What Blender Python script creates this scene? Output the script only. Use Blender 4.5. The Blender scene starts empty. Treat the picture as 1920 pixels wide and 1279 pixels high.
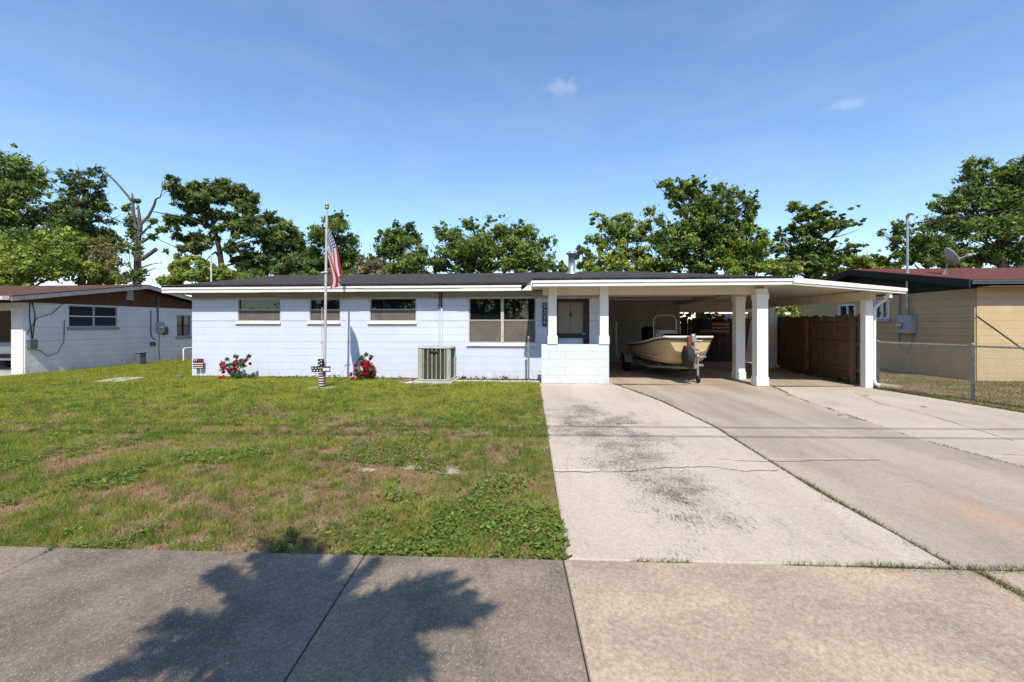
import bpy, math, random
import numpy as np
from mathutils import Vector, Matrix

random.seed(7)
RNG = np.random.default_rng(11)
SC = bpy.context.scene
COL = SC.collection
R = math.radians

# ------------------------------------------------------------------ camera
F, CX, HY, EYE = 800.0, 960.0, 607.0, 1.55      # focal length and horizon in photograph pixels, eye height in metres
cd = bpy.data.cameras.new('camera'); cam = bpy.data.objects.new('camera', cd); COL.objects.link(cam)
cam.location = (0, 0, EYE); cam.rotation_euler = (R(90), 0, 0)
cd.sensor_width = 36; cd.lens = F / 1920 * 36
cd.shift_y = (HY - 639.5) / 1920
cd.clip_start = 0.05; cd.clip_end = 3000
SC.camera = cam

# ------------------------------------------------------------------ sky, sun, exposure
SUN_EL = 52.0
SUN_DX = 0.09                                    # shadows run along (-SUN_DX, 1)
az = Vector((SUN_DX, -1, 0)).normalized()        # towards the sun, horizontally
world = bpy.data.worlds.new('World'); SC.world = world; world.use_nodes = True
wn, wl = world.node_tree.nodes, world.node_tree.links
wn.clear()
sky = wn.new('ShaderNodeTexSky'); sky.sky_type = 'NISHITA'; sky.sun_disc = False
sky.sun_elevation = R(SUN_EL); sky.sun_rotation = math.atan2(az.x, az.y)
sky.altitude = 0; sky.air_density = 1.12; sky.dust_density = 0.1; sky.ozone_density = 4.0
bg = wn.new('ShaderNodeBackground'); bg.inputs['Strength'].default_value = 0.15
wo = wn.new('ShaderNodeOutputWorld')
tc = wn.new('ShaderNodeTexCoord')
nz = wn.new('ShaderNodeTexNoise'); nz.inputs['Scale'].default_value = 38; nz.inputs['Detail'].default_value = 6
wl.new(tc.outputs['Generated'], nz.inputs['Vector'])
hs = wn.new('ShaderNodeHueSaturation'); hs.inputs['Saturation'].default_value = 1.05; hs.inputs['Value'].default_value = 1.28; wl.new(sky.outputs['Color'], hs.inputs['Color'])
prev = hs.outputs['Color']
cm = wn.new('ShaderNodeMapping'); cm.inputs['Scale'].default_value = (2.2, 2.2, 9.0); cm.inputs['Rotation'].default_value = (0.1, 0.18, 0); wl.new(tc.outputs['Generated'], cm.inputs['Vector'])
cn = wn.new('ShaderNodeTexNoise'); cn.inputs['Scale'].default_value = 1.6; cn.inputs['Detail'].default_value = 7; cn.inputs['Distortion'].default_value = .6; wl.new(cm.outputs[0], cn.inputs['Vector'])
cr_ = wn.new('ShaderNodeMapRange'); cr_.inputs['From Min'].default_value = .42; cr_.inputs['From Max'].default_value = .85; cr_.inputs['To Max'].default_value = .10; wl.new(cn.outputs['Fac'], cr_.inputs['Value'])
cx_ = wn.new('ShaderNodeMix'); cx_.data_type = 'RGBA'; cx_.inputs[7].default_value = (6.0, 6.1, 6.4, 1); wl.new(cr_.outputs[0], cx_.inputs[0]); wl.new(prev, cx_.inputs[6]); prev = cx_.outputs[2]
for px, py, sx, sy in ((1055, 162, 0.046, 0.022), (1590, 195, 0.034, 0.013)):     # two small fair weather clouds
    d = Vector(((px - CX) / F, 1, (HY - py) / F)).normalized()
    sb = wn.new('ShaderNodeVectorMath'); sb.operation = 'SUBTRACT'; sb.inputs[1].default_value = d
    wl.new(tc.outputs['Generated'], sb.inputs[0])
    ml = wn.new('ShaderNodeVectorMath'); ml.operation = 'MULTIPLY'; ml.inputs[1].default_value = (1 / sx, 1 / sx, 1 / sy)
    wl.new(sb.outputs[0], ml.inputs[0])
    ln = wn.new('ShaderNodeVectorMath'); ln.operation = 'LENGTH'; wl.new(ml.outputs[0], ln.inputs[0])
    a1 = wn.new('ShaderNodeMath'); a1.operation = 'SUBTRACT'; a1.inputs[0].default_value = 0.62
    m1 = wn.new('ShaderNodeMath'); m1.operation = 'MULTIPLY'; m1.inputs[1].default_value = 0.6
    wl.new(ln.outputs['Value'], m1.inputs[0]); wl.new(m1.outputs[0], a1.inputs[1])
    a2 = wn.new('ShaderNodeMath'); a2.operation = 'ADD'; wl.new(a1.outputs[0], a2.inputs[0]); wl.new(nz.outputs['Fac'], a2.inputs[1])
    mr = wn.new('ShaderNodeMapRange'); mr.inputs['From Min'].default_value = 0.5; mr.inputs['From Max'].default_value = 1.15
    mr.inputs['To Max'].default_value = 0.22; mr.interpolation_type = 'SMOOTHSTEP'
    wl.new(a2.outputs[0], mr.inputs['Value'])
    mx = wn.new('ShaderNodeMix'); mx.data_type = 'RGBA'; mx.inputs[7].default_value = (6.2, 6.1, 6.4, 1)
    wl.new(mr.outputs[0], mx.inputs[0]); wl.new(prev, mx.inputs[6]); prev = mx.outputs[2]
wl.new(prev, bg.inputs['Color']); wl.new(bg.outputs[0], wo.inputs[0])

sd = bpy.data.lights.new('sun', 'SUN'); sun = bpy.data.objects.new('sun', sd); COL.objects.link(sun)
sd.energy = 4.8; sd.angle = R(0.5); sd.color = (1.0, 0.925, 0.81)
to_sun = Vector((az.x * math.cos(R(SUN_EL)), az.y * math.cos(R(SUN_EL)), math.sin(R(SUN_EL))))
sun.rotation_euler = to_sun.to_track_quat('Z', 'Y').to_euler(); sun.location = (0, -20, 30)
SC.view_settings.view_transform = 'Standard'; SC.view_settings.look = 'None'
SC.view_settings.exposure = 0.17; SC.view_settings.gamma = 1
SC.render.engine = 'CYCLES'; SC.cycles.max_bounces = 8; SC.cycles.use_denoising = True

# ------------------------------------------------------------------ small helpers
def tag(o, label=None, cat=None, group=None, kind=None):
    if label: o['label'] = label
    if cat: o['category'] = cat
    if group: o['group'] = group
    if kind: o['kind'] = kind
    return o

def empty(name, loc=(0, 0, 0), rz=0.0, parent=None):
    o = bpy.data.objects.new(name, None); COL.objects.link(o)
    o.location = loc; o.rotation_euler = (0, 0, rz); o.empty_display_size = 0.2
    if parent: o.parent = parent
    return o

def put(name, me, parent=None, loc=None):
    o = bpy.data.objects.new(name, me); COL.objects.link(o)
    if parent: o.parent = parent
    if loc is not None: o.location = loc
    return o

class MB:
    """collects boxes, prisms, tubes and sheets, then links them as one mesh object"""
    def __init__(s): s.v = []; s.f = []; s.mi = []; s.sm = []
    def add(s, vs, fs, mi=0, smooth=False):
        b = len(s.v); s.v += [tuple(p) for p in vs]
        for f in fs:
            s.f.append([b + i for i in f]); s.mi.append(mi); s.sm.append(smooth)
        return s
    def box(s, x0, x1, y0, y1, z0, z1, mi=0):
        vs = [(x, y, z) for z in (z0, z1) for y in (y0, y1) for x in (x0, x1)]
        return s.add(vs, [(0, 2, 3, 1), (4, 5, 7, 6), (0, 1, 5, 4), (1, 3, 7, 5), (3, 2, 6, 7), (2, 0, 4, 6)], mi)
    def bbox(s, x0, x1, y0, y1, z0, z1, c=0.01, mi=0):
        """box with chamfered vertical and horizontal edges"""
        vs = []; n = 0
        def ring(z, i):
            a = c; return [(x0 + i + a, y0 + i, z), (x1 - i - a, y0 + i, z), (x1 - i, y0 + i + a, z), (x1 - i, y1 - i - a, z),
                           (x1 - i - a, y1 - i, z), (x0 + i + a, y1 - i, z), (x0 + i, y1 - i - a, z), (x0 + i, y0 + i + a, z)]
        vs = ring(z0, c) + ring(z0 + c, 0) + ring(z1 - c, 0) + ring(z1, c)
        fs = [tuple(range(7, -1, -1)), tuple(range(24, 32))]
        for k in range(3):
            for i in range(8):
                j = (i + 1) % 8; fs.append((k * 8 + i, k * 8 + j, k * 8 + 8 + j, k * 8 + 8 + i))
        return s.add(vs, fs, mi)
    def prism(s, poly, axis, a, b, mi=0):
        """polygon in the plane across axis ('x','y','z'), extruded from a to b"""
        n = len(poly)
        def P(p, t): return {'x': (t, p[0], p[1]), 'y': (p[0], t, p[1]), 'z': (p[0], p[1], t)}[axis]
        vs = [P(p, a) for p in poly] + [P(p, b) for p in poly]
        fs = [tuple(range(n)), tuple(range(2 * n - 1, n - 1, -1))] + [(i, n + i, n + (i + 1) % n, (i + 1) % n) for i in range(n)]
        return s.add(vs, fs, mi)
    def sheet(s, top, th, mi=0):
        """polygon of 3D points with a thickness downwards"""
        n = len(top); vs = list(top) + [(p[0], p[1], p[2] - th) for p in top]
        fs = [tuple(range(n)), tuple(range(2 * n - 1, n - 1, -1))] + [(i, n + i, n + (i + 1) % n, (i + 1) % n) for i in range(n)]
        return s.add(vs, fs, mi)
    def tube(s, pts, r, n=8, mi=0, cap=True, smooth=True):
        pts = [Vector(p) for p in pts]; m = len(pts)
        rs = r if isinstance(r, (list, tuple)) else [r] * m
        vs = []; ref = None
        for i, p in enumerate(pts):
            t = (pts[min(i + 1, m - 1)] - pts[max(i - 1, 0)]).normalized()
            if ref is None:
                ref = Vector((0, 0, 1)) if abs(t.z) < .9 else Vector((1, 0, 0))
            a = t.cross(ref)
            if a.length < 1e-4: a = t.cross(Vector((0, 1, 0.3)))
            a.normalize(); b = t.cross(a).normalized(); ref = a.cross(t).normalized()
            for k in range(n):
                w = 2 * math.pi * k / n
                vs.append(p + (a * math.cos(w) + b * math.sin(w)) * rs[i])
        fs = [(i * n + k, i * n + (k + 1) % n, (i + 1) * n + (k + 1) % n, (i + 1) * n + k) for i in range(m - 1) for k in range(n)]
        s.add(vs, fs, mi, smooth)
        if cap:
            s.add([vs[k] for k in range(n)], [tuple(range(n - 1, -1, -1))], mi)
            s.add([vs[(m - 1) * n + k] for k in range(n)], [tuple(range(n))], mi)
        return s
    def lathe(s, prof, c=(0, 0, 0), n=16, axis='z', mi=0, smooth=True):
        """(radius, height) profile turned about an axis through c"""
        vs = []
        for r_, h in prof:
            for k in range(n):
                w = 2 * math.pi * k / n; a, b = r_ * math.cos(w), r_ * math.sin(w)
                q = {'z': (a, b, h), 'x': (h, a, b), 'y': (a, h, b)}[axis]
                vs.append((c[0] + q[0], c[1] + q[1], c[2] + q[2]))
        m = len(prof)
        fs = [(i * n + k, i * n + (k + 1) % n, (i + 1) * n + (k + 1) % n, (i + 1) * n + k) for i in range(m - 1) for k in range(n)]
        fs += [tuple(range(n - 1, -1, -1)), tuple((m - 1) * n + k for k in range(n))]
        return s.add(vs, fs, mi, smooth)
    def mesh(s, name, mats):
        me = bpy.data.meshes.new(name); me.from_pydata(s.v, [], s.f)
        for m in (mats if isinstance(mats, (list, tuple)) else [mats]): me.materials.append(m)
        me.polygons.foreach_set('material_index', s.mi); me.polygons.foreach_set('use_smooth', s.sm)
        me.update(); return me
    def build(s, name, mats, parent=None, loc=None):
        me = s.mesh(name, mats)
        import bmesh
        bm = bmesh.new(); bm.from_mesh(me); bmesh.ops.recalc_face_normals(bm, faces=bm.faces); bm.to_mesh(me); bm.free()
        return put(name, me, parent, loc)

def np_mesh(name, V, k, mat, cols=None, smooth=False):
    """V: (n*k, 3) points, every k of them a face"""
    n = len(V) // k
    me = bpy.data.meshes.new(name)
    me.vertices.add(n * k); me.vertices.foreach_set('co', np.ascontiguousarray(V, dtype=np.float32).ravel())
    me.loops.add(n * k); me.loops.foreach_set('vertex_index', np.arange(n * k, dtype=np.int32))
    me.polygons.add(n); me.polygons.foreach_set('loop_start', np.arange(0, n * k, k, dtype=np.int32))
    me.update(calc_edges=True)
    if cols is not None:
        at = me.attributes.new('Col', 'FLOAT_COLOR', 'POINT')
        c4 = np.ones((n * k, 4), dtype=np.float32); c4[:, :3] = np.repeat(cols, k, axis=0)
        at.data.foreach_set('color', c4.ravel())
    me.materials.append(mat); me.update()
    return me

class Frame:
    """a local frame on the ground: u along the front, v away from the street"""
    def __init__(s, x, y, deg):
        s.x, s.y, s.rz = x, y, R(deg)
        s.U = (math.cos(s.rz), math.sin(s.rz)); s.V = (-math.sin(s.rz), math.cos(s.rz))
    def ray(s, px, py): return ((px - CX) / F, 1.0, (HY - py) / F)
    def at_v(s, px, py, v):
        d = s.ray(px, py); t = (v + s.x * s.V[0] + s.y * s.V[1]) / (d[0] * s.V[0] + d[1] * s.V[1])
        return ((t * d[0] - s.x) * s.U[0] + (t * d[1] - s.y) * s.U[1], EYE + t * d[2])
    def at_u(s, px, py, u):
        d = s.ray(px, py); t = (u + s.x * s.U[0] + s.y * s.U[1]) / (d[0] * s.U[0] + d[1] * s.U[1])
        return ((t * d[0] - s.x) * s.V[0] + (t * d[1] - s.y) * s.V[1], EYE + t * d[2])
    def world(s, u, v, z=0): return (s.x + u * s.U[0] + v * s.V[0], s.y + u * s.U[1] + v * s.V[1], z)
    def root(s, name): return empty(name, (s.x, s.y, 0), s.rz)

def ground(px, py, z=0.0):
    t = (EYE - z) * F / (py - HY); return ((px - CX) / F * t, t)
def at(px, py, Y): return Vector(((px - CX) / F * Y, Y, EYE + (HY - py) / F * Y))

# ------------------------------------------------------------------ materials
def nodes(m):
    m.use_nodes = True; return m.node_tree.nodes, m.node_tree.links

def mat(name, c1, c2=None, rough=.75, scale=4.0, bump=0.0, bscale=60.0, spec=.3, metal=0.0, coord='world', stretch=(1, 1, 1), contrast=(.35, .65), bdist=.01):
    m = bpy.data.materials.new(name); n, l = nodes(m); b = n['Principled BSDF']
    b.inputs['Roughness'].default_value = rough; b.inputs['Specular IOR Level'].default_value = spec; b.inputs['Metallic'].default_value = metal
    if coord == 'world': src = n.new('ShaderNodeNewGeometry').outputs['Position']
    else: src = n.new('ShaderNodeTexCoord').outputs['Object']
    mp = n.new('ShaderNodeMapping'); mp.inputs['Scale'].default_value = stretch; l.new(src, mp.inputs['Vector'])
    if c2 is None: c2 = tuple(x * .86 for x in c1)
    t = n.new('ShaderNodeTexNoise'); t.inputs['Scale'].default_value = scale; t.inputs['Detail'].default_value = 7; t.inputs['Roughness'].default_value = .62
    l.new(mp.outputs[0], t.inputs['Vector'])
    r = n.new('ShaderNodeMapRange'); r.inputs['From Min'].default_value = contrast[0]; r.inputs['From Max'].default_value = contrast[1]
    l.new(t.outputs['Fac'], r.inputs['Value'])
    x = n.new('ShaderNodeMix'); x.data_type = 'RGBA'; x.inputs[6].default_value = (*c1, 1); x.inputs[7].default_value = (*c2, 1)
    l.new(r.outputs[0], x.inputs[0]); l.new(x.outputs[2], b.inputs['Base Color'])
    if bump > 0:
        t2 = n.new('ShaderNodeTexNoise'); t2.inputs['Scale'].default_value = bscale; t2.inputs['Detail'].default_value = 4
        l.new(mp.outputs[0], t2.inputs['Vector'])
        bp = n.new('ShaderNodeBump'); bp.inputs['Strength'].default_value = bump; bp.inputs['Distance'].default_value = bdist
        l.new(t2.outputs['Fac'], bp.inputs['Height']); l.new(bp.outputs[0], b.inputs['Normal'])
    return m

def leafmat(name, trans=.3, rough=.55, spec=.25):
    m = bpy.data.materials.new(name); n, l = nodes(m); b = n['Principled BSDF']; o = n['Material Output']
    a = n.new('ShaderNodeAttribute'); a.attribute_name = 'Col'
    b.inputs['Roughness'].default_value = rough; b.inputs['Specular IOR Level'].default_value = spec
    l.new(a.outputs['Color'], b.inputs['Base Color'])
    t = n.new('ShaderNodeBsdfTranslucent'); g = n.new('ShaderNodeMix'); g.data_type = 'RGBA'; g.blend_type = 'MULTIPLY'
    g.inputs[0].default_value = 1; g.inputs[7].default_value = (1.25, 1.3, .55, 1); l.new(a.outputs['Color'], g.inputs[6]); l.new(g.outputs[2], t.inputs['Color'])
    x = n.new('ShaderNodeMixShader'); x.inputs[0].default_value = trans
    l.new(b.outputs[0], x.inputs[1]); l.new(t.outputs[0], x.inputs[2]); l.new(x.outputs[0], o.inputs['Surface'])
    return m

def math_node(n, l, op, a, b=None, c=None):
    k = n.new('ShaderNodeMath'); k.operation = op
    for i, q in enumerate((a, b, c)):
        if q is None: continue
        if isinstance(q, (int, float)): k.inputs[i].default_value = q
        else: l.new(q, k.inputs[i])
    return k.outputs[0]

def concrete(name, c1, c2, speck=0.0, stains=(), dark=(.035, .034, .033), streak=(1, 1, 1), rust=(), blotch=(0.9, .40, .66), grain=.5):
    """weathered slab: broad blotches, shell aggregate specks, mould speckle inside the given ellipses"""
    m = bpy.data.materials.new(name); n, l = nodes(m); b = n['Principled BSDF']
    b.inputs['Roughness'].default_value = .9; b.inputs['Specular IOR Level'].default_value = .2
    pos = n.new('ShaderNodeNewGeometry').outputs['Position']
    def noise(sc, det=6, vec=pos, rg=.6):
        t = n.new('ShaderNodeTexNoise'); t.inputs['Scale'].default_value = sc; t.inputs['Detail'].default_value = det; t.inputs['Roughness'].default_value = rg
        l.new(vec, t.inputs['Vector']); return t.outputs['Fac']
    def rng(v, a, b_, lo=0, hi=1):
        r = n.new('ShaderNodeMapRange'); r.inputs['From Min'].default_value = a; r.inputs['From Max'].default_value = b_
        r.inputs['To Min'].default_value = lo; r.inputs['To Max'].default_value = hi; l.new(v, r.inputs['Value']); return r.outputs[0]
    def mix(fac, a, c):
        x = n.new('ShaderNodeMix'); x.data_type = 'RGBA'
        l.new(fac, x.inputs[0])
        for i, q in ((6, a), (7, c)):
            if isinstance(q, tuple): x.inputs[i].default_value = (*q, 1)
            else: l.new(q, x.inputs[i])
        return x.outputs[2]
    mp = n.new('ShaderNodeMapping'); mp.inputs['Scale'].default_value = streak; l.new(pos, mp.inputs['Vector'])
    col = mix(rng(noise(blotch[0], 8, mp.outputs[0]), blotch[1], blotch[2]), c1, c2)
    fine = rng(noise(45, 5), .3, .75)
    x = n.new('ShaderNodeMix'); x.data_type = 'RGBA'; x.blend_type = 'MULTIPLY'; l.new(math_node(n, l, 'MULTIPLY', fine, grain), x.inputs[0])
    l.new(col, x.inputs[6]); x.inputs[7].default_value = (.45, .42, .40, 1); col = x.outputs[2]
    for sc, amt in ((170, speck), (70, speck * .45)):
        if amt <= 0: continue
        v = n.new('ShaderNodeTexVoronoi'); v.inputs['Scale'].default_value = sc; v.inputs['Randomness'].default_value = 1; l.new(pos, v.inputs['Vector'])
        wn_ = n.new('ShaderNodeTexWhiteNoise'); l.new(v.outputs['Position'], wn_.inputs['Vector'])
        dot = math_node(n, l, 'LESS_THAN', v.outputs['Distance'], .30); pick = math_node(n, l, 'GREATER_THAN', wn_.outputs['Value'], .80)
        col = mix(math_node(n, l, 'MULTIPLY', math_node(n, l, 'MULTIPLY', dot, pick), amt), col, (.62, .58, .5))
    for (x0, y0, rx, ry, th, sc, amt) in stains:
        sb = n.new('ShaderNodeVectorMath'); sb.operation = 'SUBTRACT'; sb.inputs[1].default_value = (x0, y0, 0); l.new(pos, sb.inputs[0])
        mu = n.new('ShaderNodeVectorMath'); mu.operation = 'MULTIPLY'; mu.inputs[1].default_value = (1 / rx, 1 / ry, 0); l.new(sb.outputs[0], mu.inputs[0])
        le = n.new('ShaderNodeVectorMath'); le.operation = 'LENGTH'; l.new(mu.outputs[0], le.inputs[0])
        fall = rng(le.outputs['Value'], .35, 1.1, 1, 0)
        sm = n.new('ShaderNodeMapping'); sm.inputs['Scale'].default_value = (1, .24, 1); l.new(pos, sm.inputs['Vector'])
        s1 = noise(sc, 8, sm.outputs[0], .75); s2 = noise(1.9, 4)
        tot = math_node(n, l, 'ADD', s1, math_node(n, l, 'MULTIPLY', math_node(n, l, 'SUBTRACT', s2, .5), .42))
        thr = math_node(n, l, 'SUBTRACT', .685 + th, math_node(n, l, 'MULTIPLY', fall, .17))
        k = rng(math_node(n, l, 'SUBTRACT', tot, thr), -.04, .05)
        col = mix(math_node(n, l, 'MULTIPLY', k, amt), col, dark)
    for (x0, y0, rx, ry, c, amt) in rust:
        sb = n.new('ShaderNodeVectorMath'); sb.operation = 'SUBTRACT'; sb.inputs[1].default_value = (x0, y0, 0); l.new(pos, sb.inputs[0])
        mu = n.new('ShaderNodeVectorMath'); mu.operation = 'MULTIPLY'; mu.inputs[1].default_value = (1 / rx, 1 / ry, 0); l.new(sb.outputs[0], mu.inputs[0])
        le = n.new('ShaderNodeVectorMath'); le.operation = 'LENGTH'; l.new(mu.outputs[0], le.inputs[0])
        k = math_node(n, l, 'MULTIPLY', rng(le.outputs['Value'], 0, 1, 1, 0), rng(noise(5, 6), .35, .65))
        col = mix(math_node(n, l, 'MULTIPLY', k, amt), col, c)
    l.new(col, b.inputs['Base Color'])
    bp = n.new('ShaderNodeBump'); bp.inputs['Strength'].default_value = .45; bp.inputs['Distance'].default_value = .006
    l.new(noise(120, 4), bp.inputs['Height']); l.new(bp.outputs[0], b.inputs['Normal'])
    return m

BLUE = mat('blue_white_block_paint', (.635, .685, .79), (.60, .65, .755), .7, 2.2, .25, 90, bdist=.004)
def add_dirt(m, c, zmax, amt):
    n, l = nodes(m); b = n['Principled BSDF']; src = b.inputs['Base Color'].links[0].from_socket; geo = n.new('ShaderNodeNewGeometry')
    sp = n.new('ShaderNodeSeparateXYZ'); l.new(geo.outputs['Position'], sp.inputs[0])
    r = n.new('ShaderNodeMapRange'); r.inputs['From Min'].default_value = 0; r.inputs['From Max'].default_value = zmax; r.inputs['To Min'].default_value = 1; r.inputs['To Max'].default_value = 0; l.new(sp.outputs[2], r.inputs['Value'])
    mp = n.new('ShaderNodeMapping'); mp.inputs['Scale'].default_value = (1, 1, .25); l.new(geo.outputs['Position'], mp.inputs['Vector'])
    t = n.new('ShaderNodeTexNoise'); t.inputs['Scale'].default_value = 7; t.inputs['Detail'].default_value = 7; t.inputs['Roughness'].default_value = .7; l.new(mp.outputs[0], t.inputs['Vector'])
    q = n.new('ShaderNodeMapRange'); q.inputs['From Min'].default_value = .42; q.inputs['From Max'].default_value = .68; l.new(t.outputs['Fac'], q.inputs['Value'])
    k1 = math_node(n, l, 'MULTIPLY', math_node(n, l, 'MULTIPLY', math_node(n, l, 'POWER', r.outputs[0], 2.0), q.outputs[0]), amt)
    t2 = n.new('ShaderNodeTexNoise'); t2.inputs['Scale'].default_value = 2.1; t2.inputs['Detail'].default_value = 8; t2.inputs['Roughness'].default_value = .7
    m2 = n.new('ShaderNodeMapping'); m2.inputs['Scale'].default_value = (2.5, 2.5, .35); l.new(geo.outputs['Position'], m2.inputs['Vector']); l.new(m2.outputs[0], t2.inputs['Vector'])
    q2 = n.new('ShaderNodeMapRange'); q2.inputs['From Min'].default_value = .52; q2.inputs['From Max'].default_value = .8; q2.inputs['To Max'].default_value = .13; l.new(t2.outputs['Fac'], q2.inputs['Value'])
    x = n.new('ShaderNodeMix'); x.data_type = 'RGBA'; l.new(math_node(n, l, 'MAXIMUM', k1, q2.outputs[0]), x.inputs[0]); l.new(src, x.inputs[6]); x.inputs[7].default_value = (*c, 1); l.new(x.outputs[2], b.inputs['Base Color'])
add_dirt(BLUE, (.36, .35, .34), .45, .75)
BLUEB = mat('blue_mortar', (.58, .63, .73), (.52, .57, .68), .85, 5)
WHITE = mat('white_trim_paint', (.80, .79, .76), (.74, .73, .69), .55, 3.5, .06, 40)
CREAM = mat('cream_soffit_paint', (.66, .60, .47), (.60, .54, .42), .7, 2.5)
CEIL = mat('carport_ceiling_paint', (.72, .66, .54), (.62, .56, .46), .8, 1.8)
FRIEZE = mat('grey_beige_frieze', (.34, .32, .27), (.29, .27, .23), .75, 4)
SHING = mat('charcoal_shingles', (.030, .029, .029), (.115, .106, .10), .95, 7, 1.0, 22, spec=.15, stretch=(1, 6, 6), bdist=.03)
BSHING = mat('brown_shingles', (.14, .075, .055), (.085, .05, .04), .95, 6, .8, 24, spec=.1, bdist=.03)
RSHING = mat('red_brown_shingles', (.17, .060, .050), (.11, .045, .038), .95, 6, .8, 24, spec=.1, bdist=.03)
GLASS = mat('dark_window_glass', (.008, .009, .010), (.011, .012, .013), .02, 1, spec=.7)
SCREEN = mat('dusty_insect_screen', (.155, .135, .115), (.11, .097, .085), .9, 3.5)
ALU = mat('aluminium_frame', (.50, .49, .46), (.40, .39, .36), .45, 8, metal=.3)
BRONZE = mat('dark_bronze_frame', (.045, .036, .030), (.03, .025, .02), .5, 6)
OLDWOOD = mat('weathered_mullion_wood', (.42, .32, .21), (.60, .55, .47), .8, 9, stretch=(1, 1, .15))
DOORP = mat('greige_door_panel', (.25, .23, .185), (.22, .20, .165), .6, 2)
BLACK = mat('black_plastic', (.012, .012, .014), rough=.4)
NAVYPLATE = mat('navy_plaque', (.012, .016, .035), rough=.5)
WHITEP = mat('white_plastic', (.8, .8, .8), rough=.4)
STEEL = mat('galvanised_steel', (.52, .53, .54), (.40, .41, .42), .38, 7, metal=.75)
DULLST = mat('dull_galvanised', (.30, .295, .28), (.19, .185, .175), .6, 12, metal=.35)
RUSTY = mat('rusty_steel', (.16, .09, .06), (.24, .22, .2), .8, 9, metal=.2)
RUBBER = mat('black_rubber', (.022, .022, .023), (.035, .034, .033), .8, 20)
ACG = mat('ac_louvre_paint', (.42, .43, .36), (.33, .345, .285), .5, 6)
ACD = mat('ac_coil', (.075, .085, .06), (.12, .12, .085), .8, 14)
SLABC = mat('pale_concrete', (.48, .45, .39), (.36, .335, .29), .9, 7, .4, 80)
GREYW = mat('neighbour_grey_white_paint', (.80, .785, .77), (.73, .715, .70), .8, 1.8, .25, 80, bdist=.004)
add_dirt(GREYW, (.30, .28, .25), .6, .8)
GREYB = mat('neighbour_mortar', (.68, .67, .66), (.60, .59, .58), .85, 5)
BROWNG = mat('brown_gable_board', (.135, .062, .028), (.095, .045, .022), .8, 3, stretch=(3, 3, .6))
YEL = mat('yellow_block_paint', (.55, .425, .245), (.49, .38, .215), .75, 2.0, .25, 80, bdist=.004)
add_dirt(YEL, (.32, .24, .13), .5, .7)
YELB = mat('yellow_mortar', (.50, .37, .20), (.45, .33, .17), .85, 5)
NAVYG = mat('dark_navy_gable', (.012, .014, .020), (.018, .02, .026), .7, 3)
TEAL = mat('teal_fascia', (.05, .105, .105), (.06, .12, .12), .6, 3)
GREYT = mat('grey_weathered_trim', (.36, .35, .34), (.25, .245, .24), .7, 5)
PALEGREY = mat('pale_grey_metal_box', (.42, .44, .47), (.36, .38, .41), .5, 6)
DGREY = mat('grey_utility_box', (.13, .135, .15), (.10, .105, .115), .6, 6)
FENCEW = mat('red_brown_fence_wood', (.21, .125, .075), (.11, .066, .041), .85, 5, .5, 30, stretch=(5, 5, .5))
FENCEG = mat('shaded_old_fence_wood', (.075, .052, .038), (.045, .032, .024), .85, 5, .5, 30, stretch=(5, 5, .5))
CABLE = mat('black_cable', (.014, .014, .015), rough=.6)
HULL = mat('cream_gelcoat', (.55, .42, .245), (.50, .38, .215), .3, 2, spec=.5)
HULLW = mat('white_gelcoat', (.72, .70, .64), rough=.35, spec=.5)
NAVYC = mat('navy_vinyl', (.010, .018, .06), rough=.5)
REDST = mat('faded_red_cover', (.23, .055, .035), (.17, .045, .03), .7, 12)
CHROME = mat('tarnished_chrome', (.62, .62, .62), rough=.22, metal=.95)
BARK = mat('bark', (.075, .06, .048), (.032, .026, .021), .95, 5, 1.0, 14, stretch=(3, 3, .7), bdist=.05)
BARKP = mat('pale_dead_bark', (.20, .175, .15), (.085, .073, .06), .95, 5, 1.0, 12, stretch=(3, 3, .7), bdist=.05)
LEAF = leafmat('leaves')
NEEDLE = leafmat('pine_needles', .15, .6)
GRASSM = leafmat('grass_blades', .35, .6, .2)
FLOWM = leafmat('petals', .25, .6, .15)
STRIPE_R = mat('sign_red', (.30, .012, .020), rough=.6)
SIGN_W = mat('sign_white', (.72, .70, .68), rough=.6)
SIGN_N = mat('sign_navy', (.012, .014, .035), rough=.6)
SIGN_M = mat('sign_maroon', (.11, .018, .030), rough=.6)
CARW = mat('white_car_paint', (.72, .72, .72), rough=.25, spec=.6)
GOLD = mat('gold_ball', (.55, .42, .2), rough=.35, metal=.6)

# ------------------------------------------------------------------ ground, driveway, sidewalk
def value_noise(x, y, cell, seed):
    r = np.random.default_rng(seed).random((512, 512))
    gx, gy = x / cell + 211.3, y / cell + 187.7
    ix, iy = np.floor(gx).astype(int), np.floor(gy).astype(int); fx, fy = gx - ix, gy - iy
    fx = fx * fx * (3 - 2 * fx); fy = fy * fy * (3 - 2 * fy)
    q = lambda a, b: r[a % 512, b % 512]
    return (q(ix, iy) * (1 - fx) + q(ix + 1, iy) * fx) * (1 - fy) + (q(ix, iy + 1) * (1 - fx) + q(ix + 1, iy + 1) * fx) * fy
def fbm(x, y, cell, seed):
    return .5 * value_noise(x, y, cell, seed) + .3 * value_noise(x, y, cell * .47, seed + 1) + .2 * value_noise(x, y, cell * .21, seed + 2)

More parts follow.
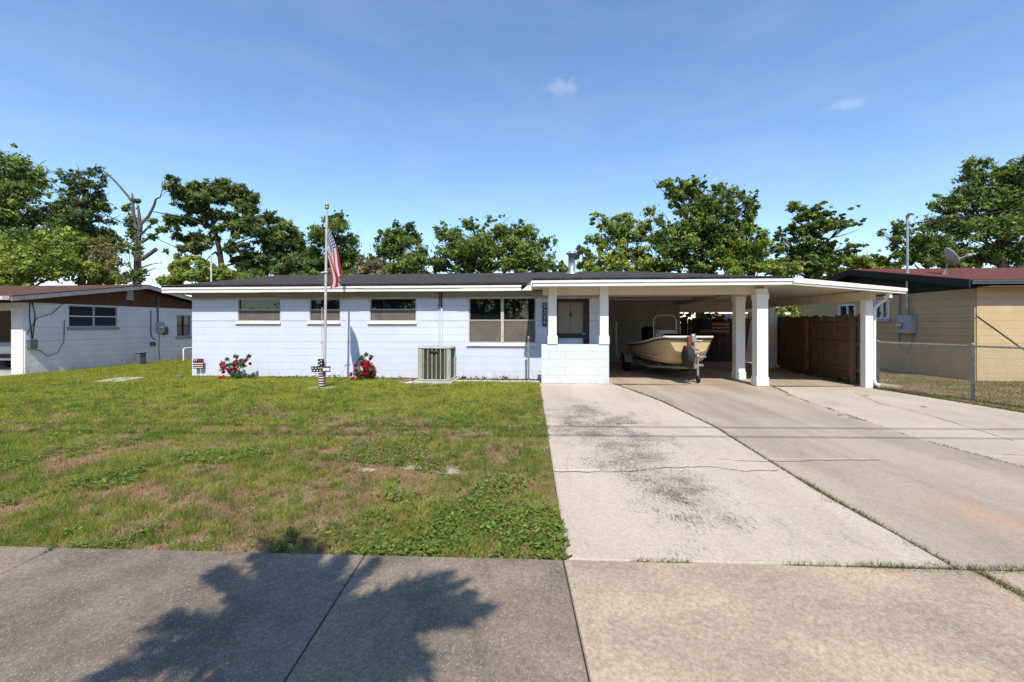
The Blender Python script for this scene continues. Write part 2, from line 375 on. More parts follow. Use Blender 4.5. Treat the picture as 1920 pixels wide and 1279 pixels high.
def ground_material():
    m = bpy.data.materials.new('thatch_and_sand'); n, l = nodes(m); b = n['Principled BSDF']
    b.inputs['Roughness'].default_value = .95; b.inputs['Specular IOR Level'].default_value = .1
    pos = n.new('ShaderNodeNewGeometry').outputs['Position']
    def nz_(s, d=7, rg=.65):
        t = n.new('ShaderNodeTexNoise'); t.inputs['Scale'].default_value = s; t.inputs['Detail'].default_value = d; t.inputs['Roughness'].default_value = rg
        l.new(pos, t.inputs['Vector']); return t.outputs['Fac']
    def ramp(v, stops):
        r = n.new('ShaderNodeValToRGB'); l.new(v, r.inputs[0]); e = r.color_ramp.elements
        e[0].position, e[0].color = stops[0][0], (*stops[0][1], 1); e[1].position, e[1].color = stops[-1][0], (*stops[-1][1], 1)
        for p, c in stops[1:-1]: k = e.new(p); k.color = (*c, 1)
        return r.outputs[0]
    a = ramp(nz_(2.2), ((.3, (.20, .125, .075)), (.5, (.36, .225, .14)), (.62, (.47, .33, .235)), (.72, (.22, .17, .07))))
    c = ramp(nz_(85, 4), ((.25, (.35, .32, .28)), (.7, (1.0, 1.0, 1.0))))
    x = n.new('ShaderNodeMix'); x.data_type = 'RGBA'; x.blend_type = 'MULTIPLY'; x.inputs[0].default_value = .9
    l.new(a, x.inputs[6]); l.new(c, x.inputs[7]); l.new(x.outputs[2], b.inputs['Base Color'])
    bp = n.new('ShaderNodeBump'); bp.inputs['Strength'].default_value = .8; bp.inputs['Distance'].default_value = .02
    l.new(nz_(60, 5), bp.inputs['Height']); l.new(bp.outputs[0], b.inputs['Normal'])
    return m
GROUND = ground_material()
g = MB(); g.add([(-600, -300, 0), (600, -300, 0), (600, 900, 0), (-600, 900, 0)], [(0, 1, 2, 3)])
tag(g.build('ground', GROUND), 'thin brown thatch and sandy soil under the patchy lawn', kind='structure')

ST = .03   # slab top above the soil
def curve_x(px_list):
    q = sorted((ground(px, py, ST)[1], ground(px, py, ST)[0]) for px, py in px_list)
    return [a for a, _ in q], [b for _, b in q]
LE = curve_x([(1065, 1068), (1012, 720)])
SAND = mat('pale_sand', (.50, .45, .38), (.38, .33, .27), .95, 30, .6, 90)
for k, (px, py, rx, ry) in enumerate(((838, 885, .17, .12), (775, 877, .13, .09), (685, 882, .12, .06), (970, 800, .20, .10), (800, 857, .09, .07))):
    p = ground(px, py); vs = [(p[0], p[1], .009)] + [(p[0] + rx * random.uniform(.55, 1.2) * math.cos(a), p[1] + ry * random.uniform(.55, 1.2) * math.sin(a), .004) for a in np.linspace(0, 2 * math.pi, 17)[:-1]]
    o = MB().add(vs, [(0, 1 + i, 1 + (i + 1) % 16) for i in range(16)]).build('sand_patch', SAND); tag(o, kind='structure')
C1 = curve_x([(1143, 717), (1180, 730), (1240, 752), (1340, 800), (1450, 868), (1560, 935), (1680, 1000), (1800, 1068)])
C2 = ([2.5, 3.6, 4.45, 5.7, 6.83, 8.5, 11.0], [5.95, 5.6, 5.42, 5.37, 5.55, 5.8, 6.5])
C3 = ([2.5, 7.2, 8.1, 10.0, 11.0], [8.85, 8.75, 8.72, 8.45, 8.4])
def cx(c, y): return float(np.interp(y, c[0], c[1]))
def walk_y(x): return 2.93 + (x + 3.52) * (2.63 - 2.93) / (3.16 + 3.52)    # inner edge of the sidewalk

def slab(parent, fl, fr, y0, y1, m, gap=.008, n=14, tilt=0.0):
    """one poured slab between two side curves and two joints, with rounded edges"""
    y0f = y0 if callable(y0) else (lambda x: y0)
    b = MB(); L = []; Rr = []
    for i in range(n + 1):
        t = i / n
        ya = (y0f((fl(3) + fr(3)) / 2) if callable(y0) else y0); yy = ya + gap + (y1 - ya - 2 * gap) * t
        L.append((fl(yy) + gap, yy)); Rr.append((fr(yy) - gap, yy))
    if callable(y0): L[0] = (L[0][0], y0(L[0][0]) + gap); Rr[0] = (Rr[0][0], y0(Rr[0][0]) + gap)
    c = .012; vs = []; fs = []
    for i, (p, q) in enumerate(zip(L, Rr)):
        ey = c if i == 0 else (-c if i == n else 0)
        zt = ST + tilt * (i / n - .5)
        vs += [(p[0], p[1], -.05), (p[0], p[1], zt - c * .6), (p[0] + c, p[1] + ey, zt), (q[0] - c, q[1] + ey, zt), (q[0], q[1], zt - c * .6), (q[0], q[1], -.05)]
    for i in range(n):
        for k in range(5): fs.append((i * 6 + k, i * 6 + k + 1, i * 6 + 7 + k, i * 6 + 6 + k))
    fs += [(0, 1, 2, 3, 4, 5), tuple(n * 6 + k for k in (5, 4, 3, 2, 1, 0))]
    b.add(vs, fs); return b.build('slab', m, parent)

MAIND = concrete('light_driveway_concrete', (.60, .51, .41), (.50, .42, .33), .2,
                 stains=((1.35, 5.9, 1.0, 3.5, -.02, 66, .58), (1.5, 4.0, .55, 1.05, .03, 70, .62), (0.75, 7.0, .5, 2.4, .01, 90, .5), (1.6, 3.4, 1.3, .8, .09, 55, .8), (1.4, 6.2, 1.3, 3.0, .02, 7, .20), (2.0, 3.2, 1.0, 4.0, .06, 8, .16)), streak=(1.6, .4, 1))
MIDD = concrete('brown_driveway_concrete', (.475, .39, .295), (.345, .28, .215), .2, stains=((3.6, 4.6, .9, 2.0, .10, 10, .25),), rust=((3.75, 3.25, .45, .7, (.50, .24, .10), .55), (4.4, 10.4, 2.5, .9, (.42, .25, .14), .5)), streak=(1.8, .35, 1))
RIGHTD = concrete('pale_right_slab_concrete', (.56, .475, .375), (.47, .395, .305), .1, streak=(1.3, .6, 1))
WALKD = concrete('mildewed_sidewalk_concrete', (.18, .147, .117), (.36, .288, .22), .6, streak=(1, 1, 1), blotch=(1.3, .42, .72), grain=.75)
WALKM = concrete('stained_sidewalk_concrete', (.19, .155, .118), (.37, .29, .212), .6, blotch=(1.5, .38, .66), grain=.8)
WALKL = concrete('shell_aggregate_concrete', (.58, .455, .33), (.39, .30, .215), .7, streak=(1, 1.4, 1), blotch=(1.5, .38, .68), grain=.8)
JOINT = mat('joint_dirt', (.045, .036, .026), (.028, .023, .017), .95, 20)

drive = empty('driveway'); tag(drive, 'poured concrete driveway of three strips running up to the carport', kind='structure')
b = MB(); b.add([(.36, 2.5, .012), (9.0, 2.5, .012), (8.9, 11, .012), (.75, 11, .012)], [(0, 1, 2, 3)]); b.build('joint_bed', JOINT, drive)
fL = lambda y: cx(LE, y)
f1 = lambda y: cx(C1, y)
f2 = lambda y: cx(C2, y)
f3 = lambda y: cx(C3, y)
for a, e in ((walk_y, 4.43), (4.43, 6.5), (6.5, 10.92)): slab(drive, fL, f1, a, e, MAIND, .006)
for a, e in ((walk_y, 4.8), (4.8, 6.75), (6.75, 10.6)): slab(drive, f1, f2, a, e, MIDD, .007)
for a, e in ((walk_y, 4.9), (4.9, 7.6), (7.6, 10.3)): slab(drive, f2, f3, a, e, RIGHTD, .006)
# thin wandering cracks, narrow grooves in the slabs
def crack(px_list, w=.006):
    pts = []
    for (a, b_), (c, d) in zip(px_list[:-1], px_list[1:]):
        for k in range(7):
            t = k / 7; p = ground(a + (c - a) * t, b_ + (d - b_) * t, ST); pts.append((p[0] + random.uniform(-.012, .012), p[1] + random.uniform(-.02, .02)))
    m = MB(); vs = []
    for i, p in enumerate(pts):
        q = pts[min(i + 1, len(pts) - 1)]; o = pts[max(i - 1, 0)]; dx, dy = q[0] - o[0], q[1] - o[1]; L = math.hypot(dx, dy) or 1
        ww = w * random.uniform(.25, 1); vs += [(p[0] - dy / L * ww, p[1] + dx / L * ww, ST + .003), (p[0] + dy / L * ww, p[1] - dx / L * ww, ST + .003)]
    m.add(vs, [(2 * i, 2 * i + 1, 2 * i + 3, 2 * i + 2) for i in range(len(pts) - 1)]); m.build('crack', JOINT, drive)
crack([(1038, 885), (1150, 886), (1260, 877), (1330, 876), (1400, 884), (1468, 882)], .008)
crack([(1600, 735), (1650, 757), (1730, 775), (1860, 815), (1919, 832)], .007)
crack([(1500, 755), (1580, 760)], .009)
crack([(1020, 767), (1080, 770)], .006)
crack([(1340, 861), (1450, 866), (1560, 863), (1660, 862)], .006)
crack([(1880, 852), (1990, 860)], .006)

walk = empty('sidewalk'); tag(walk, 'sidewalk of mildewed concrete panels along the front of the lot', kind='structure')
b = MB(); b.add([(-40, .9, .010), (40, .9, .010), (40, 2.5, .010), (2.9, 2.62, .010), (-3.5, 2.9, .010), (-40, 4.2, .010)], [(0, 1, 2, 3, 4, 5)]); b.build('joint_bed', JOINT, walk)
xs = [-9.6, -7.4, -5.25, -3.1, -.97, .33, 2.85, 5.3, 7.7, 10.2]
for i in range(len(xs) - 1):
    a, e = xs[i] + .003, xs[i + 1] - .003; c = .006; b = MB(); y0 = 1.0
    t = [(a, y0), (e, y0), (e, walk_y(e) - .008), (a, walk_y(a) - .008)]
    i2 = [(a + c, y0 + c), (e - c, y0 + c), (e - c, walk_y(e) - .008 - c), (a + c, walk_y(a) - .008 - c)]
    n = 10
    b.add([(p[0], p[1], -.06) for p in t] + [(p[0], p[1], ST - .008) for p in t] + [(p[0], p[1], ST) for p in i2],
          [(8, 9, 10, 11)] + [(k, (k + 1) % 4, 4 + (k + 1) % 4, 4 + k) for k in range(4)] + [(4 + k, 4 + (k + 1) % 4, 8 + (k + 1) % 4, 8 + k) for k in range(4)])
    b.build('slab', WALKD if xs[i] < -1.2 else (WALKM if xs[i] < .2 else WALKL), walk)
ASPH = mat('asphalt', (.055, .054, .052), (.04, .04, .039), .9, 3, .6, 120)
b = MB(); b.box(-150, 150, -9.5, -2.2, -.05, .012); tag(b.build('road', ASPH), 'grey asphalt street in front of the lot', kind='structure')

# ------------------------------------------------------------------ block walls, windows
_blocks = {}
def block_mesh(L, H, m, d=.03, tight=False):
    key = (round(L, 3), round(H, 3), m.name, tight)
    if key not in _blocks:
        b = MB(); g, k, cs, cz = (.0, .0012, .0002, .0045) if tight else (.0008, .0012, .003, .0045)
        x0, x1, z0, z1 = g, L - g, k, H - k
        vs = [(x0, 0, z0), (x1, 0, z0), (x1, 0, z1), (x0, 0, z1), (x0, -d + .005, z0), (x1, -d + .005, z0), (x1, -d + .005, z1), (x0, -d + .005, z1),
              (x0 + cs, -d, z0 + cz), (x1 - cs, -d, z0 + cz), (x1 - cs, -d, z1 - cz), (x0 + cs, -d, z1 - cz)]
        fs = [(8, 9, 10, 11)] + [(k_, (k_ + 1) % 4, 4 + (k_ + 1) % 4, 4 + k_) for k_ in range(4)] + [(4 + k_, 4 + (k_ + 1) % 4, 8 + (k_ + 1) % 4, 8 + k_) for k_ in range(4)]
        b.add(vs, fs); _blocks[key] = b.mesh('block', m)
    return _blocks[key]

def wall_blocks(parent, a0, a1, z0, z1, holes, m, place, BL=.4064, BH=.2032, stagger=True, tight=True):
    """courses of blocks from a0 to a1; place(obj, a, z) sets each block"""
    cuts = sorted({z0, z1} | {z0 + i * BH for i in range(int((z1 - z0) / BH) + 1)} | {h for o in holes for h in (o[2], o[3]) if z0 < h < z1})
    base = [z0 + i * BH for i in range(int((z1 - z0) / BH) + 2)]
    for ci, zb in enumerate(base):
        zt = min(zb + BH, z1)
        if zt - zb < .02: continue
        sub = [zb] + [h for h in sorted({h for o in holes for h in (o[2], o[3])}) if zb + .012 < h < zt - .012] + [zt]
        for za, zc in zip(sub[:-1], sub[1:]):
            zm = (za + zc) / 2
            segs = [(a0, a1)]
            for o in holes:
                if o[2] < zm < o[3]:
                    ns = []
                    for s, e in segs:
                        if o[0] >= e or o[1] <= s: ns.append((s, e)); continue
                        if o[0] > s: ns.append((s, o[0]))
                        if o[1] < e: ns.append((o[1], e))
                    segs = ns
            off = (ci % 2) * BL / 2 if stagger else 0
            for s, e in segs:
                k = math.floor((s - a0 + off) / BL) * BL + a0 - off; p = s
                while p < e - .004:
                    q = min(k + BL, e)
                    if q - p > .03: place(put('block', block_mesh(q - p, zc - za, m, .03, tight), parent), p, za)
                    p = max(q, p + .001); k += BL

def wall_core(b, a0, a1, z0, z1, v0, v1, holes, axis='u'):
    """solid wall boxes round the openings"""
    xs = sorted({a0, a1} | {x for h in holes for x in h[:2] if a0 < x < a1})
    for s, e in zip(xs[:-1], xs[1:]):
        m = (s + e) / 2; hs = sorted((h[2], h[3]) for h in holes if h[0] < m < h[1]); z = z0
        for h0, h1 in hs + [(z1, z1)]:
            if h0 > z + .001:
                if axis == 'u': b.box(s, e, v0, v1, z, h0)
                else: b.box(v0, v1, s, e, z, h0)
            z = max(z, h1)

def window(parent, u0, u1, z0, z1, v, mull=(), rail=.5, frame=ALU, screen=True, sill=True, sillm=None, mm=None, fw=.028):
    """single-hung window set in an opening of a front wall: frame > upper panes, insect screens, meeting rails, sill"""
    b = MB()
    b.box(u0, u0 + fw, v - .012, v + .05, z0, z1).box(u1 - fw, u1, v - .012, v + .05, z0, z1)
    b.box(u0 + fw, u1 - fw, v - .012, v + .05, z1 - fw, z1).box(u0 + fw, u1 - fw, v - .012, v + .05, z0, z0 + fw)
    w = b.build('window', frame, parent)
    us = [u0 + fw] + list(mull) + [u1 - fw]; zm = z0 + (z1 - z0) * rail; hm = .042
    for k, (a, e) in enumerate(zip(us[:-1], us[1:])):
        a2 = a + (hm if k > 0 else 0); e2 = e - (hm if k < len(us) - 2 else 0)
        c = MB(); c.box(a2, e2, v + .03, v + .036, zm, z1 - fw); c.build('pane', GLASS, w)
        if screen:
            c = MB(); c.box(a2 + .012, e2 - .012, v + .004, v + .007, z0 + fw + .012, zm - .012); c.build('screen', SCREEN, w)
            c = MB(); c.box(a2, e2, v + .010, v + .016, z0 + fw, zm); c.build('pane', GLASS, w)
        else:
            c = MB(); c.box(a2, e2, v + .030, v + .036, z0 + fw, zm); c.build('pane', GLASS, w)
        c = MB(); c.box(a2, e2, v - .006, v + .028, zm - .016, zm + .016); c.build('meeting_rail', frame, w)
    for x in mull:
        c = MB(); c.box(x - hm, x + hm, v - .02, v + .05, z0 + fw, z1 - fw); c.build('mullion', mm or frame, w)
    if sill:
        c = MB(); c.prism([(v - .085, z0 - .085), (v + .04, z0 - .085), (v + .04, z0 + .0), (v - .085, z0 - .018)], 'x', u0 - .05, u1 + .02)
        c.build('sill', sillm or WHITE, w)
    return w

# ------------------------------------------------------------------ the house
H = Frame(-9.40, 12.57, -4.5)
house = H.root('house')
tag(house, 'low pale blue block house with white trim, porch and open carport', 'house')
uw = lambda px, v=0: H.at_v(px, 600, v)[0]
U_P = uw(998, -1.4); U_C = H.at_v(1485, 530, -1.4)[0]; U_HW0 = uw(1015, -.9); U_HW1 = uw(1142, -.9)
zf = lambda px, py, v: H.at_v(px, py, v)[1]
ZW = 2.45
wins = []
for (a, e, t, bt) in ((447, 527, 560, 602), (581, 639, 560, 602), (694, 781, 559, 602), (879, 1005, 558, 643)):
    wins.append((uw(a), uw(e), zf((a + e) / 2, bt, 0), zf((a + e) / 2, t, 0)))
D0, D1, DZ = uw(1040), uw(1105), 2.24
holes = wins + [(D0, D1, .03, DZ)]
U_R = U_HW1
wb = MB(); wall_core(wb, 0, U_R, 0, ZW, 0, .16, holes); wb.box(0, .16, .16, 8.4, 0, ZW); wb.box(U_R - .16, U_R, .16, 5.5, 0, ZW); wb.box(.16, U_R - .16, 8.24, 8.4, 0, ZW)
wb.box(.16, U_R - .16, 3.0, 3.1, .03, ZW - .05)
wall = wb.build('wall', BLUEB, house)
ZF = 2.30
wall_blocks(wall, 0, U_R, .02, ZF, holes, BLUE, lambda o, a, z: setattr(o, 'location', (a, -.001, z)))
b = MB(); b.box(-.001, U_R, -.05, -.002, ZF + .004, ZW - .004); b.build('frieze_board', FRIEZE, house)
for i, w in enumerate(wins):
    big = i == 3
    window(house, w[0], w[1], w[2], w[3], .0 if not big else -.0, mull=((H.at_v(942, 600, 0)[0],) if big else ()), rail=.5 if not big else .50, mm=OLDWOOD, fw=.03 if not big else .035)

# door behind the porch wall: bronze frame, greige panel with a diamond ornament
door = MB()
fv = -.01
door.box(D0, D0 + .09, fv, .1, .03, DZ).box(D1 - .16, D1, fv, .1, .03, DZ).box(D0 + .09, D1 - .16, fv, .1, DZ - .10, DZ).box(D0 + .09, D1 - .16, fv, .1, 1.16, 1.28)
door = door.build('door', BRONZE, house)
b = MB(); b.box(D0 + .09, D1 - .16, .03, .06, 1.28, DZ - .10)
b.build('panel', DOORP, door)
b = MB(); b.box(D0 + .09, D1 - .16, .03, .06, .05, 1.16); b.build('panel', BLUE, door)
dm = (D0 + .09 + D1 - .16) / 2; zc = zf(1073, 590, 0)
b = MB(); b.prism([(dm - .035, zc), (dm, zc - .085), (dm + .035, zc), (dm, zc + .085)], 'y', .012, .03); b.box(dm - .003, dm + .003, .024, .03, 1.29, DZ - .11)
b.box(dm - .008, dm + .008, .022, .03, zc + .2, DZ - .11); b.build('diamond_ornament', BRONZE, door)
b = MB(); b.tube([(D1 - .12, -.05, 1.28), (D1 - .20, -.06, 1.26)], .014).lathe([(.02, 0), (.02, -.05)], (D1 - .12, 0, 1.28), 10, 'y'); b.build('handle', STEEL, door)

# low porch wall of blocks
zt = zf(1079, 646, -.9)
hw = MB(); hw.box(U_HW0 + .005, U_HW1 - .005, -.875, -.70, .0, zt - .002); hw = hw.build('porch_wall', BLUEB, house)
wall_blocks(hw, U_HW0, U_HW1, ST + .002, zt, [], BLUE, lambda o, a, z: setattr(o, 'location', (a, -.874, z)), tight=False)
for px in (1036, 1133):
    u = uw(px, -.9); c = MB(); w = .105
    c.box(u - w, u + w, -.905, -.905 + 2 * w, zt + .2, 2.475).bbox(u - w - .025, u + w + .025, -.93, -.90 + 2 * w + .02, zt + .002, zt + .22, .012)
    c.build('column', WHITE, house)
for px, v, w in ((1425, -.9, .128), (1385, .3, .118)):
    u = H.at_v(px, 600, v)[0]; c = MB(); zb = ST + .005
    c.box(u - w, u + w, v - w, v + w, zb + .2, 2.4).bbox(u - w - .02, u + w + .02, v - w - .02, v + w + .02, zb, zb + .22, .012)
    c.bbox(u - w - .02, u + w + .02, v - w - .02, v + w + .02, 2.14, 2.29, .012)
    c.build('column', WHITE, house)

# roof: main slope, higher porch and carport slope with a hip on the right, lean-to roof beyond
RV, RZ = 4.2, zf(760, 514, 4.2)
ze_m = zf(760, 534, -.4); ze_c = zf(1200, 522.5, -1.4)
U_RL = H.at_v(520, 520, RV)[0]; U_RR = H.at_v(1190, 508, RV)[0]
RZ2 = zf(1190, 508.5, RV)
b = MB()
b.sheet([(-.58, -.45, ze_m), (U_P + .1, -.45, ze_m), (U_P + .1, RV, RZ + .01), (U_RL, RV, RZ)], .05)
b.sheet([(-.58, -.45, ze_m), (U_RL, RV, RZ), (U_RL, RV + .02, RZ), (-.58, 8.9, ze_m)], .05)
b.sheet([(-.58, 8.9, ze_m), (U_RL, RV + .02, RZ), (U_P + .1, RV + .02, RZ + .01), (U_P + .1, 8.9, ze_m)], .05)
b.sheet([(U_P, -1.46, ze_c), (U_C, -1.46, ze_c), (U_RR, RV, RZ2), (U_P, RV, RZ + .03)], .05)
b.sheet([(U_C, -1.46, ze_c), (U_C, 6.0, ze_c), (U_RR, RV, RZ2)], .05)
b.sheet([(U_P, 9.0, ze_m), (U_P, RV, RZ + .03), (U_RR, RV, RZ2), (U_C, 6.0, ze_c), (U_C, 9.0, ze_m - .05)], .05)
roof = b.build('roof', SHING, house)
# ragged shingle edge courses along the eaves
for (ua, ub, v0, z0, sl) in ((-.55, U_P, -.47, ze_m, (RZ - ze_m) / (RV + .45)), (U_P + .01, U_C, -1.48, ze_c, (RZ2 - ze_c) / (RV + 1.46))):
    c = MB(); u = ua
    while u < ub - .3:
        e = min(u + random.uniform(.28, .34), ub); dv = random.uniform(-.012, .006)
        for k in range(3): c.box(u, e - .008, v0 + k * .14 + dv, v0 + k * .14 + .15, z0 + k * .14 * sl + .004, z0 + k * .14 * sl + .014 + .003 * k)
        u = e
    c.build('shingle_courses', SHING, roof)['kind'] = 'stuff'
# pipe chimney through the roof and the vent mast at the left
up = H.at_v(1072, 600, 2.6)[0]; zb = RZ - .32; ztop = H.at_v(1072, 472, 2.6)[1]
b = MB(); b.lathe([(.22, zb - .1), (.20, zb + .12), (.115, zb + .17), (.115, ztop - .13), (.13, ztop - .13), (.13, ztop - .10), (.19, ztop - .09), (.19, ztop - .05), (.13, ztop), (.02, ztop + .03)], (up, 2.6, 0), 20); b.build('flue_pipe', STEEL, house)
um = H.at_v(396, 600, 4.6)[0]; b = MB(); b.tube([(um, 4.6, ze_m), (um, 4.6, H.at_v(396, 478, 4.6)[1])], .033, 8); b.build('vent_mast', mat('white_pvc', (.62, .61, .58), rough=.5), house)
# fascias: two lapped white boards
def fascia(u0, u1, v, pxm, yt, ym, yb, name='fascia'):
    zt, zm, z0 = zf(pxm, yt, v), zf(pxm, ym, v), zf(pxm, yb, v)
    for lo in (0, 1):                                     # upper and lower course, boards of uneven length
        a = u0 + .01 * lo
        while a < u1 - .011:
            e = min(a + random.uniform(2.6, 3.7), u1 - .01 * lo); e = u1 - .01 * lo if u1 - e < .6 else e; d = random.uniform(-.004, .004); q = random.uniform(-.004, .004); r = random.uniform(-.005, .005)
            za, zb = (zm + .003, zt - .035) if not lo else (z0, zm - .004); va, vb = (v - .045 + d, v - .008 + d) if not lo else (v - .024 + d, v + .012 + d)
            b = MB(); b.add([(x, y, z) for x, dz in ((a, q), (e - .003, r)) for (y, z) in ((va, za + dz), (vb, za + dz), (vb, zb + dz * .4), (va, zb + dz * .4))], [(0, 1, 2, 3), (7, 6, 5, 4), (0, 4, 5, 1), (1, 5, 6, 2), (2, 6, 7, 3), (3, 7, 4, 0)]); o = b.build(name, WHITE, house); a = e
    return o, z0
_, zm0 = fascia(-.56, uw(978, -.4), -.42, 760, 534, 540.5, 546.5)
_, zc0 = fascia(U_P, U_C - .005, -1.43, 1200, 522, 529.5, 535.5)
b = MB(); b.prism([(-.40, zm0), (8.6, zm0), (8.6, zm0 + .09), (RV, RZ - .04), (-.40, ze_m - .045)], 'x', -.60, -.565); b.build('rake_board', WHITE, house)
b = MB(); b.prism([(-1.46, zc0 + .01), (-.47, zc0 + .01), (-.47, ze_m + .05), (-1.46, ze_c - .04)], 'x', U_P - .03, U_P - .005); b.build('rake_board', WHITE, house)
b = MB(); b.prism([(uw(978, -.4), zm0 + .005), (U_P - .03, zm0 + .005), (U_P - .03, ze_m + .06)], 'y', -.45, -.42); b.build('flashing', WHITE, house)
b = MB(); b.box(-.56, U_P - .01, -.40, -.004, ZW + .003, ZW + .02); b.build('soffit', CREAM, house)
# carport ceiling, header beams, back wall
zcl = zc0 + .015
b = MB(); b.box(U_P, U_C, -1.40, 6.9, zcl + .002, zcl + .02); b.build('ceiling', CEIL, house)
zh = zf(1250, 552, -.95); ucol = H.at_v(1425, 600, -.9)[0]
b = MB(); b.box(U_P + .25, ucol + .13, -.86, -.74, zh, zcl); b.build('header_beam', CREAM, house)
b = MB(); b.box(ucol - .09, ucol + .09, -.73, 5.5, zh + .015, zcl); b.build('header_beam', CEIL, house)
for v in (1.6, 3.6):
    b = MB(); b.box(U_R + .02, ucol - .1, v, v + .09, zcl - .09, zcl - .002); b.build('ceiling_joist', CEIL, house)
ub = H.at_v(1275, 600, 5.5)[0]
CPW = mat('carport_wall_paint', (.52, .50, .46), (.40, .385, .355), .85, 1.5)
b = MB(); b.box(U_R + .01, ub, 5.5, 5.65, .03, zcl); b.box(U_R + .01, ub - .02, 5.46, 5.5, 1.52, 1.57); b.box(U_R + .01, ub - .02, 5.47, 5.5, zcl - .16, zcl - .04); b.build('storage_wall', CPW, house)
ur_ = H.at_v(1440, 600, 5.6)[0]; b = MB(); b.prism([(ub, 2.0), (ur_, 2.0), (ur_, 2.30), (ub, zcl - .03)], 'y', 5.55, 5.65); b.build('header_beam', CEIL, house)
b = MB(); b.box(U_R - .01, U_C + 2.9, -.74, 7.0, .0, ST + .004); b.build('carport_floor', MIDD, house)
ul = H.at_v(1225, 556, .3)[0]
b = MB(); b.lathe([(.05, zcl), (.05, zcl - .03), (.03, zcl - .04)], (ul, .3, 0), 12).lathe([(.018, zcl - .04), (.03, zcl - .07), (.03, zcl - .10), (.012, zcl - .125)], (ul, .3, 0), 12); b.build('bulb_holder', WHITEP, house)

# lean-to roof on the right
U_E = H.at_v(1697, 545, -1.4)[0]; zE1 = H.at_v(1697, 541, -1.4)[1]; zE0 = H.at_v(1697, 551, -1.4)[1]
b = MB(); b.sheet([(U_C - .02, -1.40, ze_c - .02), (U_E, -1.40, zE1), (U_E, 6.9, zE1), (U_C - .02, 6.9, ze_c - .02)], .035); b.build('lean_to_roof', SHING, house)
b = MB(); b.sheet([(U_C - .02, -1.40, ze_c - .065), (U_E - .03, -1.40, zE1 - .045), (U_E - .03, 6.9, zE1 - .045), (U_C - .02, 6.9, ze_c - .065)], .012); b.build('lean_to_ceiling', CREAM, house)
b = MB()
b.prism([(U_C, zc0 + .045), (U_E, zE0 + .05), (U_E, zE1), (U_C, ze_c - .01)], 'y', -1.47, -1.405)
b.prism([(U_C, zc0), (U_E - .015, zE0), (U_E - .015, zE0 + .046), (U_C, zc0 + .041)], 'y', -1.445, -1.405)
b.build('lean_to_fascia', WHITE, house)
b = MB(); b.box(U_E - .028, U_E + .002, -1.40, 6.9, zE0 + .03, zE1 - .04); b.build('lean_to_fascia', WHITE, house)
up = H.at_v(1625, 600, -.95)[0]; pz = zE0 - .02
for v, px in ((-.95, 1625), (H.at_u(1445, 600, up)[0], 1443)):
    u = H.at_v(px, 600, v)[0] if v > 0 else up
    b = MB(); w = .085 if v < 0 else .09
    b.box(up - w, up + w, v - w, v + w, ST + .004 if v > 0 else .0, pz - .10); b.build('post', WHITE, house)
    # downspout with an offset at the top
    q = up + (.15 if v < 0 else .16)
    b = MB(); zt_ = pz + .0
    b.tube([(q + .26, v - .02, zt_ - .0), (q + .24, v - .02, zt_ - .10), (q + .10, v - .02, zt_ - .19), (q + .01, v - .02, zt_ - .30), (q, v - .02, zt_ - .42), (q, v - .02, .22), (q + .01, v - .05, .12), (q + .05, v - .13, .08)], [.04] * 6 + [.042, .046], 8); b.build('downspout', WHITE, house)
b = MB(); b.box(up - .06, up + .06, -1.15, 6.8, pz - .10, pz + .10); b.build('edge_beam', CREAM, house)
b = MB(); b.box(U_E - .33, U_E - .27, -1.40, -1.30, zE0 - .09, zE0 + .02); b.build('gutter_outlet', WHITE, house)

# line set and conduit on the wall above the condenser
uc = uw(829); b = MB()
zsh = zf(829, 577, 0)
b.tube([(uc, -.055, zsh), (uc + .008, -.06, 1.5), (uc - .01, -.055, 1.2), (uc, -.06, .9)], [.034, .03, .034, .03], 8).tube([(uc - .085, -.05, zsh - .02), (uc - .075, -.05, 1.4), (uc - .085, -.05, .95)], .014, 6)
b.build('line_set_cover', BLUE, house)
b = MB(); b.tube([(uc, -.05, zsh - .02), (uc - .01, -.06, ZF - .1), (uc + .01, -.06, ZW - .03)], .02, 6).tube([(uc - .085, -.05, zsh - .03), (uc - .06, -.05, ZF), (uc - .05, -.08, ZW - .03)], .012, 6); b.build('conduit', BRONZE, house)
# house number plaque
def text_mesh(ch, size, depth, m):
    cu = bpy.data.curves.new('digit', 'FONT'); cu.body = ch; cu.size = size; cu.extrude = depth; cu.align_x = 'CENTER'; cu.align_y = 'CENTER'
    o = bpy.data.objects.new('digit', cu); COL.objects.link(o); dg = bpy.context.evaluated_depsgraph_get()
    me = bpy.data.meshes.new_from_object(o.evaluated_get(dg)); bpy.data.objects.remove(o); me.materials.clear(); me.materials.append(m); return me
u0, z1 = H.at_v(1017, 568, -.03); u1, z0 = H.at_v(1025, 612, -.03)
pl = empty('house_number_plaque', H.world((u0 + u1) / 2, -.06, (z0 + z1) / 2), H.rz); tag(pl, 'narrow black plaque with white house number 5229 beside the front door', 'number plaque')
hw_, hh = (u1 - u0) / 2, (z1 - z0) / 2
b = MB(); b.bbox(-hw_, hw_, -.012, .03, -hh, hh, .003); b.build('plate', NAVYPLATE, pl)
for k, ch in enumerate('5229'):
    o = put('digit', text_mesh(ch, .165, .003, WHITEP), pl, (0, -.016, hh * (.72 - .48 * k))); o.rotation_euler = (R(90), 0, 0)

# ------------------------------------------------------------------ things in front of the house
def on_house(name, px, py_or_v, label, cat, v=None, **k):
    u = H.at_v(px, 600, v)[0]; e = empty(name, H.world(u, v, 0), H.rz); tag(e, label, cat, **k); return e

